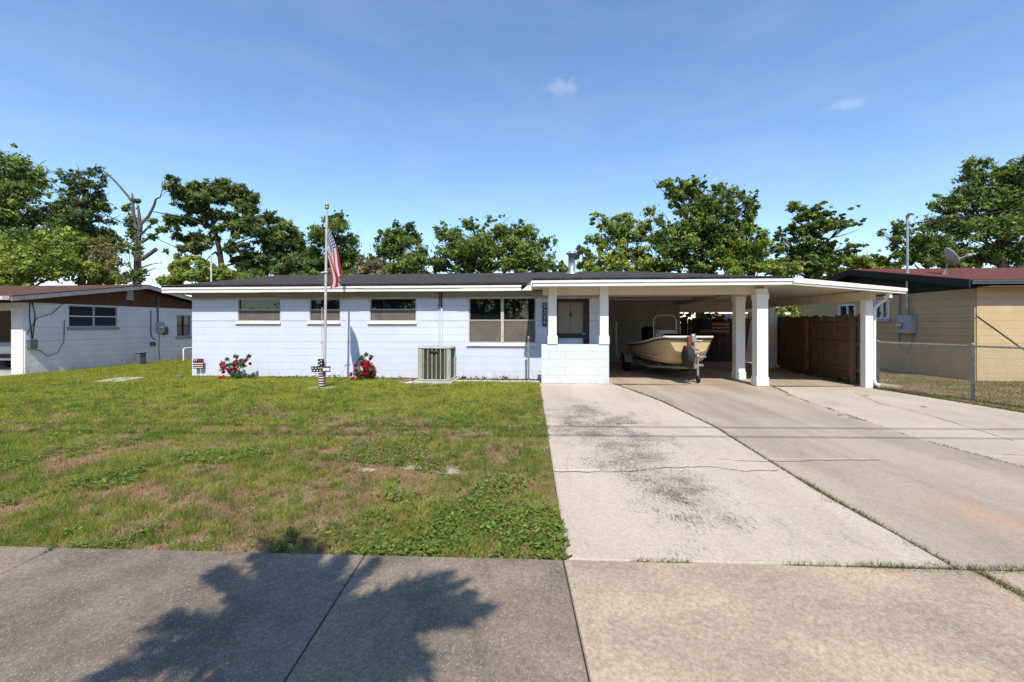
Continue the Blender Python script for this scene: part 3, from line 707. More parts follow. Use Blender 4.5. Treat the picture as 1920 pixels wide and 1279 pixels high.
# condenser unit on its pad
ac = on_house('air_conditioner', 820, 0, 'beige green air conditioning condenser with vertical bars against the blue wall', 'air conditioner', v=-.62)
hwid, hd, zh1 = .43, .34, H.at_v(820, 651, -.95)[1]
b = MB(); b.bbox(-.56, .50, -.50, .42, -.02, .07, .012); b.build('pad', SLABC, ac)
b = MB(); b.bbox(-hwid + .035, hwid - .035, -hd + .035, hd - .035, .09, zh1 - .05, .06); b.build('coil', ACD, ac)
b = MB()
for sx in (-1, 1):
    for sy in (-1, 1): b.bbox(min(sx * hwid, sx * (hwid - .12)), max(sx * hwid, sx * (hwid - .12)), min(sy * hd, sy * (hd - .10)), max(sy * hd, sy * (hd - .10)), .07, zh1 - .03, .03)
b.build('corner_post', ACG, ac)
for k in range(6):
    x = -hwid + .15 + k * (2 * hwid - .30) / 5
    b = MB(); b.box(x - .009, x + .009, -hd + .005, -hd + .03, .11, zh1 - .05); b.build('bar', ACG, ac)
c = MB()
for k in range(26):
    z = .12 + k * (zh1 - .20) / 25; c.box(-hwid + .12, hwid - .12, -hd + .022, -hd + .032, z, z + .006)
c.build('wire_guard', ACD, ac)
b = MB(); b.bbox(-hwid - .008, hwid + .008, -hd - .008, hd + .008, zh1 - .05, zh1, .02); b.build('top_cover', ACG, ac)
b = MB(); b.bbox(-hwid - .004, hwid + .004, -hd - .004, hd + .004, .072, .11, .015); b.build('base_pan', ACG, ac)
b = MB(); b.lathe([(.09, 0), (.09, .012)], (0, 0, 0), 20, 'y'); o = b.build('badge', BRONZE, ac, (0, -hd - .006, zh1 - .13)); o.scale = (1.3, 1, .38)
# steel pipe post and the bed edging
pp = on_house('pipe_post', 991, 0, 'thin pale steel pipe standing upright in front of the large window', 'post', v=-.55)
b = MB(); zt_ = H.at_v(991, 631, -.55)[1]; b.tube([(0, 0, -.05), (0, 0, zt_)], .027, 10); b.build('pole', STEEL, pp)
b = MB(); b.lathe([(.031, zt_ - .12), (.033, zt_ - .01), (.02, zt_ + .012)], (0, 0, 0), 12); b.build('cap', DULLST, pp)
ed = empty('bed_edging', H.world(H.at_v(930, 600, -.62)[0], -.62, 0), H.rz); tag(ed, 'pale concrete edging strip between lawn and bed under the large window', 'edging')
x0 = -1.15
for k, L in enumerate((.78, .74, .80)):
    b = MB(); b.bbox(x0, x0 + L - .012, -.05, .05, -.03, .055, .012); o = b.build('edging_block', SLABC, ed); o.rotation_euler = (0, random.uniform(-.006, .006), random.uniform(-.01, .01)); x0 += L
b = MB(); b.tube([(0, 0, .03), (.25, .03, .035), (.45, .10, .03)], .022, 8)
o = b.build('drain_pipe', WHITEP); o.location = H.world(H.at_v(766, 600, -1.0)[0], -1.0, .0); tag(o, 'short white drain pipe lying by the condenser pad', 'pipe')
for k, (px, v) in enumerate(((762, -1.05), (1004, -.35), (944, -.3), (780, -1.1))):
    b = MB(); r = .07 - .01 * k; b.lathe([(.02, -.02), (r, .0), (r * 1.05, .02), (r * .6, .05), (.01, .06)], (0, 0, 0), 7); o = b.build('stone', SLABC if k in (0, 3) else DGREY)
    o.location = H.world(H.at_v(px, 600, v)[0], v, 0); o.scale = (1.7, 1, .8); o.rotation_euler = (0, 0, k)
    tag(o, ('flat pale stone left of the condenser pad', 'grey stone at the foot of the porch wall', 'dark stone in the bed under the large window', 'small pale stone in front of the condenser pad')[k], 'stone')

# flagpole with flag
fx, fy = ground(608, 727)
fp = empty('flagpole', (fx, fy, 0)); tag(fp, 'tall white flagpole with gold ball standing on the lawn', 'flagpole')
tp = at(613, 388, fy); dx = tp.x - fx
POLE = mat('old_white_pole', (.58, .56, .54), (.42, .40, .37), .5, 5, stretch=(1, 1, .6))
b = MB(); b.tube([(0, 0, -.1), (dx * .3, 0, tp.z * .3), (dx, 0, tp.z)], [.036, .034, .026], 12); b.build('pole', POLE, fp)
b = MB(); b.lathe([(.005, -.05), (.035, -.045), (.05, -.015), (.05, .01), (.035, .04), (.005, .05)], (dx, 0, tp.z + .05), 14).lathe([(.05, -.06), (.05, -.02)], (dx, 0, tp.z + .02), 12); b.build('ball', GOLD, fp)
b = MB(); b.tube([(-.06, -.05, 2.78), (.10, -.05, 2.80)], .012, 6); b.build('cleat', WHITEP, fp)
b = MB(); b.tube([(-.045, -.02, 1.95), (-.05, -.03, 1.2), (-.035, -.04, 1.1), (-.045, -.03, .6), (-.02, -.03, .5)], .008, 6).box(-.065, -.03, -.055, -.01, 1.06, 1.12); b.build('halyard', POLE, fp)
def flag_mat():
    m = bpy.data.materials.new('flag_cloth'); n, l = nodes(m); bs = n['Principled BSDF']; bs.inputs['Roughness'].default_value = .8
    a = n.new('ShaderNodeAttribute'); a.attribute_name = 'fuv'; sp = n.new('ShaderNodeSeparateXYZ'); l.new(a.outputs['Vector'], sp.inputs[0]); s, t = sp.outputs[0], sp.outputs[1]
    st = math_node(n, l, 'LESS_THAN', math_node(n, l, 'FRACT', math_node(n, l, 'MULTIPLY', t, 6.5)), .5)
    can = math_node(n, l, 'MULTIPLY', math_node(n, l, 'LESS_THAN', s, .4), math_node(n, l, 'LESS_THAN', t, .5385))
    gx = math_node(n, l, 'MULTIPLY', s, 15.0); gy = math_node(n, l, 'MULTIPLY', t, 11.1)
    row = math_node(n, l, 'MULTIPLY', math_node(n, l, 'FLOOR', gy), .5)
    ax = math_node(n, l, 'SUBTRACT', math_node(n, l, 'FRACT', math_node(n, l, 'ADD', gx, row)), .5); ay = math_node(n, l, 'SUBTRACT', math_node(n, l, 'FRACT', gy), .5)
    d = math_node(n, l, 'SQRT', math_node(n, l, 'ADD', math_node(n, l, 'MULTIPLY', ax, ax), math_node(n, l, 'MULTIPLY', ay, ay))); star = math_node(n, l, 'LESS_THAN', d, .3)
    def mix(f, c1, c2):
        x = n.new('ShaderNodeMix'); x.data_type = 'RGBA'; l.new(f, x.inputs[0])
        for i, q in ((6, c1), (7, c2)):
            if isinstance(q, tuple): x.inputs[i].default_value = (*q, 1)
            else: l.new(q, x.inputs[i])
        return x.outputs[2]
    c = mix(st, (.70, .66, .64), (.42, .025, .035)); cc = mix(star, (.05, .075, .22), (.70, .68, .68)); c = mix(can, c, cc); l.new(c, bs.inputs['Base Color'])
    o = n['Material Output']; tr = n.new('ShaderNodeBsdfTranslucent'); l.new(c, tr.inputs['Color']); x = n.new('ShaderNodeMixShader'); x.inputs[0].default_value = .3
    l.new(bs.outputs[0], x.inputs[1]); l.new(tr.outputs[0], x.inputs[2]); l.new(x.outputs[0], o.inputs['Surface']); return m
ns, nt = 46, 34; vs = []; uvs = []
hz1, hz0 = at(617, 426, fy).z, at(617, 487, fy).z
for i in range(ns + 1):
    for j in range(nt + 1):
        s, t = i / ns, j / nt
        drop = 1.16 * s ** 1.05
        x = .045 + .36 * s ** .9 * (1 - .25 * t) - .13 * t * s + .03 * math.sin(6 * s + 4 * t) * s
        y = .10 * s * math.sin(7.5 * t + 2.2 * s + .5) + .03 * math.sin(16 * t + 3 * s) * s ** .6
        z = hz1 - (hz1 - hz0) * t * (1 - .42 * s) - drop * (1 - .08 * t)
        x += .05 * math.cos(7.5 * t + 2.0 * s) * s
        vs.append((x + dx * .85, y - .02, z)); uvs.append((s, t, 0))
b = MB(); b.add(vs, [(i * (nt + 1) + j, i * (nt + 1) + j + 1, (i + 1) * (nt + 1) + j + 1, (i + 1) * (nt + 1) + j) for i in range(ns) for j in range(nt)], smooth=True)
me = b.mesh('flag', flag_mat()); av = me.attributes.new('fuv', 'FLOAT_VECTOR', 'POINT'); av.data.foreach_set('vector', np.array(uvs, dtype=np.float32).ravel())
fl = put('flag', me, None, (fx, fy, 0)); tag(fl, 'stars and stripes flag hanging limp from the flagpole', 'flag')

# small plinth, cross of stars and stripes
cr = empty('garden_cross', (*ground(604, 728.5), 0)); tag(cr, 'wooden cross painted with stars and stripes at the foot of the flagpole', 'yard ornament')
k = ground(604, 728)[1] / F
b = MB(); b.bbox(-.30, .30, -.12, .22, -.02, .022, .01); b.build('base', SLABC, cr)
b = MB(); b.box(-.062, .052, -.05, .10, .02, .30).box(-.075, .025, -.045, .03, .30, .70).box(-.235, .19, -.04, .025, .40, .525); b.build('body', SIGN_W, cr)
b = MB(); b.box(-.24, .03, -.045, .028, .398, .53).box(-.08, .032, -.048, .033, .52, .705); b.build('star_field', SIGN_N, cr)
for z in (.045, .105, .165, .225, .285, .345): 
    b = MB(); b.box(-.064, .054, -.053, .102 if z < .28 else .033, z, z + .032); b.build('stripe', SIGN_M, cr)
for z in (.402, .502):
    b = MB(); b.box(.032, .195, -.046, .028, z, z + .026); b.build('stripe', SIGN_M, cr)
def star_mesh(r, m):
    b = MB(); pts = []
    for q in range(10): w = math.pi / 2 + q * math.pi / 5; rr = r if q % 2 == 0 else r * .48; pts.append((rr * math.cos(w), rr * math.sin(w)))
    b.prism(pts, 'y', -.002, .002); return b.mesh('star', m)
sm = star_mesh(.024, SIGN_W)
for x, z in ((-.20, .49), (-.165, .435), (-.13, .49), (-.095, .435), (-.055, .49), (-.02, .435), (.0, .50), (-.225, .435), (-.05, .565), (0, .60), (-.05, .64), (0, .675)): put('star', sm, cr, (x, -.0515, z))
# garden sign beside the house corner
gx_, gy_ = ground(372, 707)
gs = empty('garden_sign', (gx_, gy_, 0)); tag(gs, 'small square garden sign with red and white stripes at the house corner', 'sign')
b = MB(); b.tube([(-.06, 0, -.05), (-.06, 0, .36)], .008, 6).tube([(.07, 0, -.05), (.07, 0, .36)], .008, 6); b.build('stake', WHITEP, gs)
b = MB(); b.box(-.145, .145, -.012, .012, .25, .53); b.build('panel', SIGN_M, gs)
for z, h in ((.272, .022), (.33, .02), (.385, .022), (.47, .03)):
    b = MB(); b.box(-.143 if z < .4 else -.02, .143, -.016, .016, z, z + h); b.build('stripe', SIGN_W if z < .4 else STRIPE_R, gs)
b = MB(); b.box(-.144, -.0, -.0165, .0165, .43, .53); b.build('star_field', SIGN_N, gs)
sm2 = star_mesh(.02, SIGN_W)
for x, z in ((-.12, .51), (-.075, .51), (-.03, .51), (-.1, .475), (-.05, .475)): put('star', sm2, gs, (x, -.019, z))
# little box on the wall foot, cover plate in the lawn, dark stone
b = MB(); b.bbox(-.045, .045, -.05, .0, .0, .17, .008); o = b.build('junction_box', BLUE); o.location = H.world(uw(591), -.035, .03); o.rotation_euler = (0, 0, H.rz); tag(o, 'small pale box at the wall foot behind the cross', 'box')
b = MB(); b.bbox(-.36, .36, -.42, .42, -.02, .035, .01); o = b.build('meter_cover', SLABC); o.location = (*ground(227, 713), 0); o.rotation_euler = (0, 0, .15); tag(o, 'flat pale concrete cover plate lying in the left lawn', 'cover plate')
b = MB(); b.lathe([(.03, 0), (.075, .02), (.085, .05), (.05, .085), (.01, .095)], (0, 0, 0), 9); o = b.build('lawn_light', DGREY); o.location = (*ground(338, 709), 0); tag(o, 'small dark round light low in the grass left of the house', 'lawn light')

# ------------------------------------------------------------------ fences beside and behind the carport
def board_mesh(w, h, style, m, t=.018):
    b = MB()
    if style == 'ear': poly = [(0, 0), (w, 0), (w, h - .04), (w * .62, h), (w * .38, h), (0, h - .04)]
    else: poly = [(0, 0), (w, 0), (w, h), (0, h)]
    b.prism(poly, 'y', -t / 2, t / 2); return b.mesh('board', m)
def wood_fence(name, p, q, h, style, m, label):
    L = math.hypot(q[0] - p[0], q[1] - p[1]); rz = math.atan2(q[1] - p[1], q[0] - p[0]); e = empty(name, (p[0], p[1], 0), rz); tag(e, label, 'fence')
    w = .138; meshes = [board_mesh(w - .006, h + d, style, m) for d in (-.03, -.01, 0, .015, .03)]
    for i in range(int(L / w)):
        o = put('board', random.choice(meshes), e, (i * w, random.uniform(-.004, .004), .03)); o.rotation_euler = (random.uniform(-.008, .008), 0, 0)
    for z in (.35, 1.0, h - .25):
        b = MB(); b.box(0, L, .012, .055, z, z + .08); b.build('rail', m, e)
    for x in np.arange(.1, L, 2.2):
        b = MB(); b.box(x, x + .09, .056, .145, -.1, h - .05); b.build('post', m, e)
    return e
p_front = H.world(up + .02, -.66); p_back = (p_front[0] + .78, p_front[1] + 4.6)
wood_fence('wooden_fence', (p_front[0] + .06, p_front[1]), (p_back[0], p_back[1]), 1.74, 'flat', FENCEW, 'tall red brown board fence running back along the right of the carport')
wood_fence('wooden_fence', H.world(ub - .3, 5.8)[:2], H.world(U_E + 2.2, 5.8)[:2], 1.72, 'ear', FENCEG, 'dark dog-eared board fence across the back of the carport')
# wooden flag plaque on the back fence
ua, za = H.at_v(1312, 603, 5.7); ue, zb_ = H.at_v(1368, 626, 5.7)
wf = empty('flag_plaque', H.world((ua + ue) / 2, 5.74, (za + zb_) / 2), H.rz); tag(wf, 'wooden stars and stripes plaque hung on the back fence', 'plaque')
W2, H2 = (ue - ua) / 2, (za - zb_) / 2
b = MB(); b.box(-W2, W2, -.01, .03, -H2, H2); b.build('backing', mat('plaque_wood', (.10, .06, .045), rough=.8), wf)
for k in range(7):
    z = H2 - (k + .5) * 2 * H2 / 7; b = MB(); b.box(-W2 + .005 if k > 3 else -W2 * .15, W2 - .005, -.022, -.010, z - H2 / 9, z + H2 / 9); b.build('stripe', mat('plaque_red', (.28, .06, .05), rough=.8) if k % 2 == 0 else mat('plaque_pale', (.42, .34, .28), rough=.8), wf)
b = MB(); b.box(-W2 + .005, -W2 * .18, -.024, -.011, -H2 * .1, H2 - .01); b.build('star_field', mat('plaque_blue', (.03, .045, .10), rough=.8), wf)

# chain link fence
fa, fb = ground(1644, 728), ground(1822, 752)
d_ = Vector((fb[0] - fa[0], fb[1] - fa[1])); L1 = d_.length; d_.normalize(); LT = L1 + 2.6
cf = empty('chain_link_fence', (fa[0], fa[1], 0), math.atan2(d_.y, d_.x)); tag(cf, 'waist high galvanised chain link fence along the right edge of the driveway', 'fence')
FH = 1.12
for x in (0.0, L1, L1 + 2.5):
    b = MB(); b.tube([(x, .03, -.15), (x, .03, FH)], .03, 10).lathe([(.034, FH - .01), (.03, FH + .03), (.01, FH + .045)], (x, .03, 0), 10); b.build('post', DULLST, cf)
b = MB(); b.tube([(0, .03, FH - .02), (L1, .03, FH - .02), (LT, .03, FH - .02)], .02, 8); b.build('top_rail', DULLST, cf)
V = []; cell = .062; zt_ = FH + .03; z0_ = .03; hgt = zt_ - z0_; wr = .0016
def strip(p, q, y):
    dx_, dz_ = q[0] - p[0], q[1] - p[1]; Ln = math.hypot(dx_, dz_); nx, nz_ = -dz_ / Ln * wr, dx_ / Ln * wr
    a = [(p[0] + nx, y, p[1] + nz_), (p[0], y - 1.4 * wr, p[1]), (p[0] - nx, y, p[1] - nz_), (p[0], y + 1.4 * wr, p[1])]
    c = [(q[0] + nx, y, q[1] + nz_), (q[0], y - 1.4 * wr, q[1]), (q[0] - nx, y, q[1] - nz_), (q[0], y + 1.4 * wr, q[1])]
    for i in range(4): V.extend([a[i], a[(i + 1) % 4], c[(i + 1) % 4], c[i]])
k = -hgt
while k < LT:
    for sgn in (1, -1):
        if sgn == 1: p, q = (k, z0_), (k + hgt, zt_)
        else: p, q = (k, zt_), (k + hgt, z0_)
        ta, tb = max(0, -p[0] / hgt), min(1, (LT - p[0]) / hgt)
        if tb > ta: strip((p[0] + hgt * ta, p[1] + (q[1] - p[1]) * ta), (p[0] + hgt * tb, p[1] + (q[1] - p[1]) * tb), -.002 * sgn)
    k += cell
me = np_mesh('wire_mesh', np.array(V), 4, DULLST); put('wire_mesh', me, cf)

# ------------------------------------------------------------------ boat and trailer in the carport
bx, by = (1282 - CX) / F * 11.3, 11.3
BT = Frame(bx, by, -1.5)
boat = BT.root('boat'); tag(boat, 'cream skiff with blunt bow and console on a trailer in the carport', 'boat')
ys = [0, .12, .35, .75, 1.5, 2.5, 3.5]
sw = [.58, .65, .70, .75, .79, .80, .78]; szh = [1.20, 1.20, 1.18, 1.13, 1.02, .93, .88]
cw = [.40, .45, .50, .56, .63, .66, .66]; cz_ = [.86, .70, .59, .53, .50, .49, .48]; kz = [.80, .60, .49, .43, .39, .38, .38]
def section(i):
    p = []
    half = [(sw[i], szh[i]), (sw[i] * .985, szh[i] - .06), ((sw[i] * .55 + cw[i] * .45), (szh[i] * .45 + cz_[i] * .55)), (cw[i], cz_[i]), (cw[i] * .55, (cz_[i] + kz[i]) / 2 - .015), (.0, kz[i])]
    return [(x, z) for x, z in half] + [(-x, z) for x, z in half[-2::-1]]
secs = [section(i) for i in range(len(ys))]; b = MB(); n = len(secs[0]); vs = []
for y, s in zip(ys, secs): vs += [(x, y, z) for x, z in s]
b.add(vs, [(i * n + k, i * n + k + 1, (i + 1) * n + k + 1, (i + 1) * n + k) for i in range(len(ys) - 1) for k in range(n - 1)], smooth=True)
b.add([(x, 0, z) for x, z in secs[0]], [tuple(range(n))]); b.add([(x, ys[-1], z) for x, z in secs[-1]], [tuple(range(n - 1, -1, -1))])
hull = b.build('hull', HULL, boat); boat.scale = (.93, 1, 1); boat.location = BT.world(0, -.44)
b = MB(); rim = [(-sw[i], ys[i], szh[i]) for i in range(len(ys) - 1, -1, -1)] + [(sw[i], ys[i], szh[i]) for i in range(len(ys))]
b.tube([(x * 1.01, y - (.02 if y == 0 else 0), z + .01) for x, y, z in rim], .032, 8); b.build('gunwale', HULLW, boat)
b = MB(); b.tube([(x * 1.02, y - (.04 if y == 0 else 0), z - .045) for x, y, z in rim], .018, 6); b.build('rub_rail', BLACK, boat)
b = MB(); b.sheet([(-.56, .03, 1.17), (.56, .03, 1.17), (.72, .75, 1.09), (-.72, .75, 1.09)], .02); b.sheet([(-.70, .75, .66), (.70, .75, .66), (.74, 3.48, .62), (-.74, 3.48, .62)], .02); b.build('deck', HULLW, boat)
b = MB(); b.bbox(-.28, .30, 1.75, 2.3, .64, 1.36, .04); b.build('console', HULLW, boat)
b = MB(); b.bbox(-.18, .36, 1.42, 1.74, .66, 1.26, .05); b.build('seat_cushion', NAVYC, boat)
b = MB(); b.tube([(-.36, 1.95, .64), (-.36, 1.95, 1.66), (-.30, 1.95, 1.76), (-.2, 1.95, 1.80), (.2, 1.95, 1.80), (.30, 1.95, 1.76), (.36, 1.95, 1.66), (.36, 1.95, .64)], .02, 8); b.build('grab_rail', CHROME, boat)
b = MB(); b.bbox(-.17, .17, 3.45, 3.95, .95, 1.45, .06); b.box(-.08, .08, 3.55, 3.85, .3, .95); b.build('outboard_motor', BLACK, boat)
b = MB(); b.tube([(-.52, 1.2, .64), (-.52, 1.2, 1.28)], .016, 6).tube([(-.42, 1.2, .64), (-.42, 1.2, 1.22)], .014, 6); b.build('rod_holder', CHROME, boat)

tr = BT.root('boat_trailer'); tag(tr, 'galvanised boat trailer with spare wheel and tongue jack under the cream skiff', 'trailer')
b = MB(); b.box(-.045, .045, -.62, 3.6, .36, .36 + .0001) if False else b
b.prism([(-.72, .43), (-.72, .52), (.6, .36), (3.7, .33), (3.7, .25), (.6, .27)], 'x', -.045, .045); b.build('tongue_beam', RUSTY, tr)
for sx in (-1, 1):
    b = MB(); b.tube([(0, -.35, .42), (sx * .62, .9, .33), (sx * .66, 3.7, .33)], .038, 6); b.build('side_rail', DULLST, tr)
    b = MB(); b.tube([(sx * .70, 3.5, .33), (sx * 1.0, 3.5, .42), (sx * 1.02, 3.5, .85), (sx * 1.02, 3.5, 1.60)], .022, 8); b.build('guide_post', WHITEP, tr)
    w_ = MB(); w_.lathe([(.12, -.09), (.25, -.09), (.285, -.06), (.285, .06), (.25, .09), (.12, .09)], (sx * .92, 2.5, .285), 24, 'x'); tyre = w_.build('wheel', RUBBER, tr)
    w_ = MB(); w_.lathe([(.03, -.05), (.15, -.05), (.16, .05), (.03, .05)], (sx * .92, 2.5, .285), 16, 'x'); w_.build('rim', DULLST, tyre)
    f_ = MB(); pts = [(2.5 + .38 * math.cos(a), .30 + .36 * math.sin(a)) for a in np.linspace(0.1, math.pi - .1, 10)]; pts += [(2.5 + .34 * math.cos(a), .30 + .32 * math.sin(a)) for a in np.linspace(math.pi - .1, .1, 10)]
    f_.prism(pts, 'x', sx * .92 - .12, sx * .92 + .12); f_.build('fender', DULLST, tr)
    b = MB(); b.box(sx * .42 - .05, sx * .42 + .05, .7, 3.6, .37, .43); b.build('bunk', RUSTY, tr)
b = MB(); b.box(-.92, .92, 2.46, 2.54, .24, .32); b.build('axle', DULLST, tr)
for y in (.9, 3.62):
    b = MB(); b.box(-.64, .64, y, y + .07, .29, .35); b.build('crossmember', DULLST, tr)
b = MB(); b.prism([(-.66, .45), (-.56, .45), (-.50, 1.24), (-.58, 1.24)], 'x', -.04, .04); b.build('winch_post', DULLST, tr)
b = MB(); b.bbox(-.06, .08, -.69, -.53, 1.08, 1.20, .02).tube([(.08, -.61, 1.13), (.24, -.63, 1.12)], .012, 6).lathe([(.055, -.05), (.055, .05)], (.02, -.57, 1.24), 12, 'x'); b.build('winch', STEEL, tr)
b = MB(); b.bbox(-.16, -.07, -.72, -.62, .98, 1.24, .015); b.build('strap_cover', REDST, tr)
b = MB(); b.tube([(-.005, -.72, 1.04), (0, -.72, .8), (.005, -.74, .52)], .012, 6); b.build('safety_chain', STEEL, tr)
w_ = MB(); w_.lathe([(.10, -.085), (.22, -.09), (.262, -.06), (.268, 0), (.262, .06), (.22, .09), (.10, .085)], (-.14, -.66, .73), 24, 'x'); sp_ = w_.build('spare_wheel', RUBBER, tr)
w_ = MB(); w_.lathe([(.02, -.04), (.13, -.05), (.13, .05), (.02, .04)], (-.14, -.66, .73), 16, 'x'); w_.build('rim', DULLST, sp_); 
b = MB(); b.tube([(.20, -.42, .20), (.20, -.42, .74)], .028, 10).tube([(.20, -.42, .10), (.20, -.42, .30)], .02, 8).lathe([(.035, .68), (.035, .76)], (.20, -.42, 0), 10).tube([(.20, -.42, .71), (.40, -.44, .70)], .010, 6); b.build('jack', STEEL, tr)
w_ = MB(); w_.lathe([(.03, -.035), (.085, -.03), (.10, 0), (.085, .03), (.03, .035)], (.20, -.44, .137), 16, 'x'); w_.build('jack_wheel', RUBBER, tr)
b = MB(); b.bbox(-.06, .06, -.86, -.66, .44, .54, .015).bbox(.06, .32, -.50, -.36, .46, .52, .012); b.build('coupler', DULLST, tr)
b = MB(); b.tube([(-.05, -.70, .45), (-.10, -.72, .34), (-.16, -.72, .30), (-.15, -.72, .18), (-.10, -.72, .14)], .009, 6); b.build('wiring', CABLE, tr)
b = MB(); b.prism([(.02, .62), (.12, .62), (.12, .78), (.05, .80)], 'x', -.50, -.46); b.build('bow_bracket', OLDWOOD, tr)

# ------------------------------------------------------------------ left neighbour
N = Frame(-14.75, 12.9, -5.1)
nh = N.root('house'); tag(nh, 'grey white block bungalow with brown gable beyond the left lawn', 'house')
ND = 7.2; NZ = 2.2; RZN = N.at_u(260, 531, .4)[1] - .02
hs = []
for (a, e, t, bt) in ((127, 219, 574, 613), (330, 357, 591, 631)):
    v0, _ = N.at_u(a, 600, 0); v1, _ = N.at_u(e, 600, 0); hs.append((v0, v1, N.at_u((a + e) / 2, bt, 0)[1], N.at_u((a + e) / 2, t, 0)[1]))
b = MB(); wall_core(b, .0, ND, 0, NZ, -.16, 0, hs, 'v'); b.box(-11, -.16, 6.9, 7.05, 0, NZ); b.box(-.40, -.16, .0, .3, 0, NZ); b.box(-11, -5.5, 0, .16, 0, NZ); b.box(-5.6, -5.5, .2, 6.8, 0, NZ)
nw = b.build('wall', GREYB, nh)
def nplace(o, a, z): o.location = (.001, a, z); o.rotation_euler = (0, 0, R(90))
wall_blocks(nw, 0, ND, .0, NZ - .002, hs, GREYW, nplace)
def nfront(o, a, z): o.location = (a, -.001, z)
wall_blocks(nw, -.40, .0, .0, NZ - .002, [], GREYW, nfront)
b = MB(); b.prism([(-.02, NZ), (ND, NZ), (ND, NZ + .02), (3.6, RZN - .16), (-.02, NZ + .12)], 'x', -.03, .025); b.build('gable_board', BROWNG, nh)
ez = NZ + .16
b = MB(); b.sheet([(-12, -.6, ez), (.42, -.6, ez), (.42, 3.6, RZN), (-12, 3.6, RZN)], .03); b.sheet([(-12, 3.6, RZN), (.42, 3.6, RZN), (.42, 7.8, ez - .05), (-12, 7.8, ez - .05)], .03); b.build('roof', BSHING, nh)
b = MB()
for p, q in (((-.6, ez), (3.6, RZN)), ((3.6, RZN), (7.8, ez - .05))):
    b.prism([(p[0], p[1] - .035), (q[0], q[1] - .035), (q[0], q[1] - .16), (p[0], p[1] - .16)], 'x', .385, .43)
b.build('rake_board', GREYT, nh)
b = MB(); b.sheet([(.03, -.57, ez - .06), (.384, -.57, ez - .06), (.384, 3.6, RZN - .06), (.03, 3.6, RZN - .06)], .012); b.sheet([(.03, 3.61, RZN - .06), (.384, 3.61, RZN - .06), (.384, 7.7, ez - .11), (.03, 7.7, ez - .11)], .012); b.build('soffit', BROWNG, nh)
b = MB(); b.box(-12, .40, -.64, -.605, ez - .13, ez - .012); b.build('fascia', GREYT, nh)
b = MB(); b.prism([(-.62, ez - .12), (-.70, ez - .12), (-.72, ez - .02), (-.62, ez - .02)], 'x', -.55, .28); b.build('gutter', WHITE, nh)
b = MB(); b.prism([(-3.2, NZ - .02), (-.42, NZ + .12), (-.42, NZ + .04), (-3.2, NZ - .13)], 'y', -.75, -.70); b.build('carport_trim', WHITE, nh)
b = MB(); b.box(-5.4, -.42, .02, .14, NZ - .25, NZ - .02); b.build('header_beam', GREYW, nh)
b = MB(); b.box(-6, -.2, -.5, 6.8, .0, .02); b.build('carport_floor', SLABC, nh)
for i, h in enumerate(hs):
    b = MB(); fw = .035
    b.box(-.06, .012, h[0], h[0] + fw, h[2], h[3]).box(-.06, .012, h[1] - fw, h[1], h[2], h[3]).box(-.06, .012, h[0] + fw, h[1] - fw, h[3] - fw, h[3]).box(-.06, .012, h[0] + fw, h[1] - fw, h[2], h[2] + fw)
    w = b.build('window', PALEGREY, nh)
    PANE = GLASS if i == 0 else mat('pale_curtained_glass', (.16, .19, .20), (.10, .12, .13), .1, 3, spec=.6)
    cols = 2; rows = 2; zm = (h[2] + h[3]) / 2; vm = (h[0] + h[1]) / 2
    for (a, e) in ((h[0] + fw, vm - .025), (vm + .025, h[1] - fw)):
        for (c0, c1) in ((h[2] + fw, zm - .018), (zm + .018, h[3] - fw)):
            b = MB(); b.box(-.04, -.034, a, e, c0, c1); b.build('pane', PANE, w)
    b = MB(); b.box(-.055, .016, vm - .025, vm + .025, h[2] + fw, h[3] - fw); b.build('mullion', PALEGREY if i == 0 else BRONZE, w)
    b = MB(); b.box(-.05, .008, h[0] + fw, vm - .025, zm - .018, zm + .018).box(-.05, .008, vm + .025, h[1] - fw, zm - .018, zm + .018); b.build('meeting_rail', WHITEP if i == 0 else BRONZE, w)
    b = MB(); b.prism([(.0, h[2] - .1), (.07, h[2] - .1), (.07, h[2] - .02), (.0, h[2])], 'y', h[0] - .05, h[1] + .05); b.build('sill', GREYT, w)
v0, z1 = N.at_u(237, 541, .04); v1, z0 = N.at_u(250, 563, .04); z1 = min(z1, RZN - .22)
b = MB(); b.box(.026, .05, v0, v1, z0, z1); vt = b.build('gable_vent', GREYT, nh)
for k in range(5):
    z = z0 + .03 + k * (z1 - z0 - .06) / 4; b = MB(); b.box(.05, .07, v0 + .03, v1 - .03, z - .012, z + .012); b.build('louvre', WHITEP, vt)
# boxes, meter and cables on the gable wall
def nbox(name, px0, px1, py0, py1, m, d=.12):
    v0, _ = N.at_u(px0, 600, .03); v1, _ = N.at_u(px1, 600, .03); b = MB(); b.bbox(.032, .032 + d, v0, v1, N.at_u((px0 + px1) / 2, py1, .03)[1], N.at_u((px0 + px1) / 2, py0, .03)[1], .015); return b.build(name, m, nh)
nbox('cable_box', 49, 65, 636, 654, DGREY); nbox('meter_box', 292, 304, 604, 624, PALEGREY); nbox('breaker_box', 304, 313, 613, 628, DGREY, .08); nbox('outlet_cover', 281, 290, 641, 649, DGREY, .07)
def ncable(pts, r=.012, name='cable', m=CABLE):
    b = MB(); b.tube([(.045, *N.at_u(px, py, .045)) for px, py in pts], r, 6); return b.build(name, m, nh)
ncable([(57, 565), (55, 590), (59, 620), (60, 637)]); ncable([(60, 565), (66, 590), (64, 612), (61, 637)])
ncable([(120, 568), (98, 588), (70, 596), (50, 628)], .008); ncable([(121, 600), (120, 640), (108, 662), (90, 668), (76, 658), (66, 655)], .008)
ncable([(296, 560), (296, 606)], .03, 'conduit', DGREY); ncable([(283, 582), (283, 625), (286, 634), (292, 637)], .018, 'conduit', DGREY)
